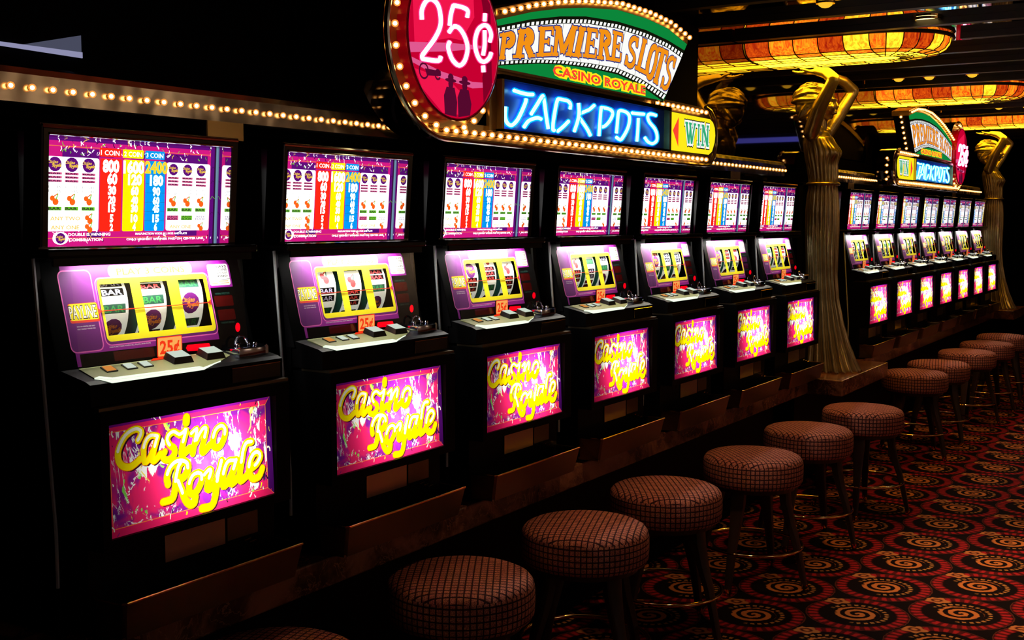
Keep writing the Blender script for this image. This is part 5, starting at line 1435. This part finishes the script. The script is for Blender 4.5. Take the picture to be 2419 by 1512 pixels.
# ---------------------------------------------------------------- stained glass ceiling lamps
def make_lamp(x, label):
    org = (x, 0, 2.55)
    t = thing('stained_glass_lamp', org, label, 'lamp', 'oblong stained glass ceiling lamps')
    yc, yw, HW = -0.25, 0.474, 0.36
    def outline(ins):
        r = HW - ins; pts = []
        ns, na = 5, 12
        for i in range(ns): pts.append((x - r, yw - (yw - yc) * i / ns))
        for i in range(na + 1):
            a = pi + pi * i / na; pts.append((x + r * cos(a), yc + r * sin(a)))
        for i in range(1, ns + 1): pts.append((x + r, yc + (yw - yc) * i / ns))
        return pts
    prof = [(0.0, 2.645), (0.006, 2.615), (0.028, 2.585), (0.062, 2.567), (0.125, 2.556), (0.20, 2.553), (0.275, 2.552)]
    rings = [[(p[0], p[1], z) for p in outline(i)] for i, z in prof]
    n = len(rings[0]); rg = random.Random(int(x * 10))
    b = MB(org)
    pal = {0: ['sg_red', 'sg_orange', 'sg_red', 'sg_orange', 'sg_red', 'sg_amber'], 1: ['sg_orange', 'sg_amber', 'sg_orange'], 2: ['sg_amber', 'sg_yellow', 'sg_yellow', 'sg_yellow']}
    colr = {}
    for j in range(len(rings) - 1):
        lev = 0 if j < 3 else 1 if j < 4 else 2
        for i in range(n - 1):
            key = (lev if lev < 2 else 2 + j, i)
            if key not in colr: colr[key] = rg.choice(pal[lev])
            b.add([rings[j][i], rings[j][i + 1], rings[j + 1][i + 1], rings[j + 1][i]], [(0, 1, 2, 3)], colr[key])
    cen = rings[-1]
    half_ = n // 2
    for i in range(half_):
        b.add([cen[i], cen[i + 1], cen[n - 2 - i], cen[n - 1 - i]], [(0, 1, 2, 3)], 'sg_yellow')
    b.build('glass_bowl', t)
    b = MB(org)
    for i in range(n): b.tube([(r[i][0], r[i][1], r[i][2] - 0.001) for r in rings], 0.0035, 'lead', 5)
    for j in (3, 4, 5, 6): b.tube([(p[0], p[1], p[2] - 0.001) for p in rings[j]], 0.003, 'lead', 5)
    b.build('lead_came', t)
    b = MB(org); o2 = outline(-0.012)
    b.tube([(p[0], p[1], 2.652) for p in o2], 0.012, 'lead', 8)
    b.build('rim', t)
    b = MB(org)
    for yy in (0.30, -0.35):
        b.tube([(x, yy, 2.62), (x, yy, ZC)], 0.01, 'lead', 6)
    b.prism([(x - 0.33, -0.3), (x + 0.33, -0.3), (x + 0.33, 0.46), (x - 0.33, 0.46)], 'z', 2.648, 2.654, 'lead')
    b.build('hanger', t)
    return t
make_lamp(5.30, 'glowing orange stained glass lamp held above the near statue')
make_lamp(8.20, 'stained glass lamp over the far bank, second along the ceiling')
make_lamp(11.10, 'distant stained glass lamp over the second statue at right edge')

# ---------------------------------------------------------------- small lights of the room
for i, (x, y, lb, pw, ang) in enumerate(((3.75, -1.75, 'recessed ceiling downlight nearest the camera, over the open carpet', 310, 56), (2.3, -0.60, 'recessed ceiling downlight over the nearest stools', 38, 84),
                               (4.75, -0.60, 'recessed ceiling downlight over the stool below the statue', 46, 84), (7.1, -0.55, 'recessed ceiling downlight over the far bank stools', 46, 84))):
    t = thing('downlight', (x, y, ZC), lb, 'downlight', 'recessed aisle downlights')
    b = MB((x, y, ZC)); b.lathe([(0.075, ZC - 0.001), (0.075, ZC - 0.012), (0.058, ZC - 0.012), (0.058, ZC - 0.004)], 'brass', 24, x, y, False); b.build('trim_ring', t)
    b = MB((x, y, ZC)); b.lathe([(0.0005, ZC - 0.004), (0.058, ZC - 0.004)], 'downlamp', 24, x, y, False); b.build('lens', t)
    l = bpy.data.lights.new('downlight_beam', 'SPOT'); l.energy = pw; l.color = (1, 0.55, 0.26); l.spot_size = radians(ang); l.spot_blend = 0.8; l.shadow_soft_size = 0.05
    o = bpy.data.objects.new('downlight_beam', l); C.objects.link(o); o.location = (0, 0, -0.03); o.parent = t

# glowing lavender shapes on the dark wall, painted in for a mirror's reflection
t = thing('painted_wall_reflection', (0.16, 0.476, 2.0), 'lavender mirror reflection drawn as a glowing shape high at top left, brighter along its foot', 'painted reflection')
b = MB((0.16, 0.476, 2.0)); b.prism([(0.13, 2.0225), (0.3205, 2.0725), (0.3205, 2.029)], 'y', 0.470, 0.479, 'lavdim'); b.build('dim_reflection', t)
b = MB((0.16, 0.476, 2.0)); b.prism([(-0.25, 2.022), (0.3205, 2.0155), (0.3205, 2.0300), (-0.25, 2.0245)], 'y', 0.466, 0.4695, 'lav'); b.build('bright_reflection', t)

# violet tube across the aisle, seen in the smoked mirror
t = thing('violet_tube_light', (12.4, -2.1, 2.6), 'thin violet strip light reflected behind the statue', 'strip light')
b = MB((12.4, -2.1, 2.6)); b.tube([(12.4, -2.9, 2.6), (12.4, -1.4, 2.6)], 0.03, 'violet', 8); b.build('tube', t)
b = MB((12.4, -2.1, 2.6)); b.box(12.36, 12.44, -2.95, -1.35, 2.632, 2.67, 'beam'); b.build('fixture', t)

# unseen lamps added by the opposite wall, so the metal bands reflect something lit
for x, lb in ((0.5, 'added unseen fill lamp by the opposite wall, nearest'), (5.0, 'added unseen fill lamp by the opposite wall, middle'), (9.5, 'added unseen fill lamp by the opposite wall, farthest')):
    t = thing('fill_lamp', (x, -5.6, ZC), lb, 'fill lamp', 'added fill lamps')
    b = MB((x, -5.6, ZC)); b.box(x - 0.7, x + 0.7, -5.64, -5.56, ZC - 0.07, ZC - 0.0005, 'beam'); b.build('housing', t)
    area_light('fill_lamp_light', (0, -0.045, -0.09), (0, -0.4, -0.55), 1.3, 0.05, 15 if x < 1 else 9, (0.78, 0.80, 1.0) if x < 1 else (1, 0.82, 0.64), t)

# glowing amber domes added between the beams, standing in for ceiling reflections
for i, (x, y, lb) in enumerate(((4.03, -0.285, 'added amber glow standing for a reflection, above and left of the near lamp'), (7.30, 0.16, 'added amber glow standing for a reflection over the second lamp, left one of three'),
                                (7.30, -0.06, 'added amber glow standing for a reflection over the second lamp, middle one of three'), (7.30, -0.36, 'added amber glow standing for a reflection over the second lamp, right one of three'),
                                (10.0, -0.10, 'added amber glow standing for a reflection between second and third lamps, left one'), (10.0, -0.34, 'added amber glow standing for a reflection between second and third lamps, right one'))):
    t = thing('amber_reflection_spot', (x, y, ZC), lb, 'reflection spot', 'added amber reflection spots')
    b = MB((x, y, ZC)); b.lathe([(0.046, ZC - 0.0005), (0.046, ZC - 0.010), (0.036, ZC - 0.010)], 'brass', 20, x, y, False); b.build('trim_ring', t)
    b = MB((x, y, ZC)); b.lathe([(0.036, ZC - 0.004), (0.032, ZC - 0.018), (0.020, ZC - 0.027), (0.002, ZC - 0.031)], 'amberspot', 20, x, y, False); b.build('dome', t, True)
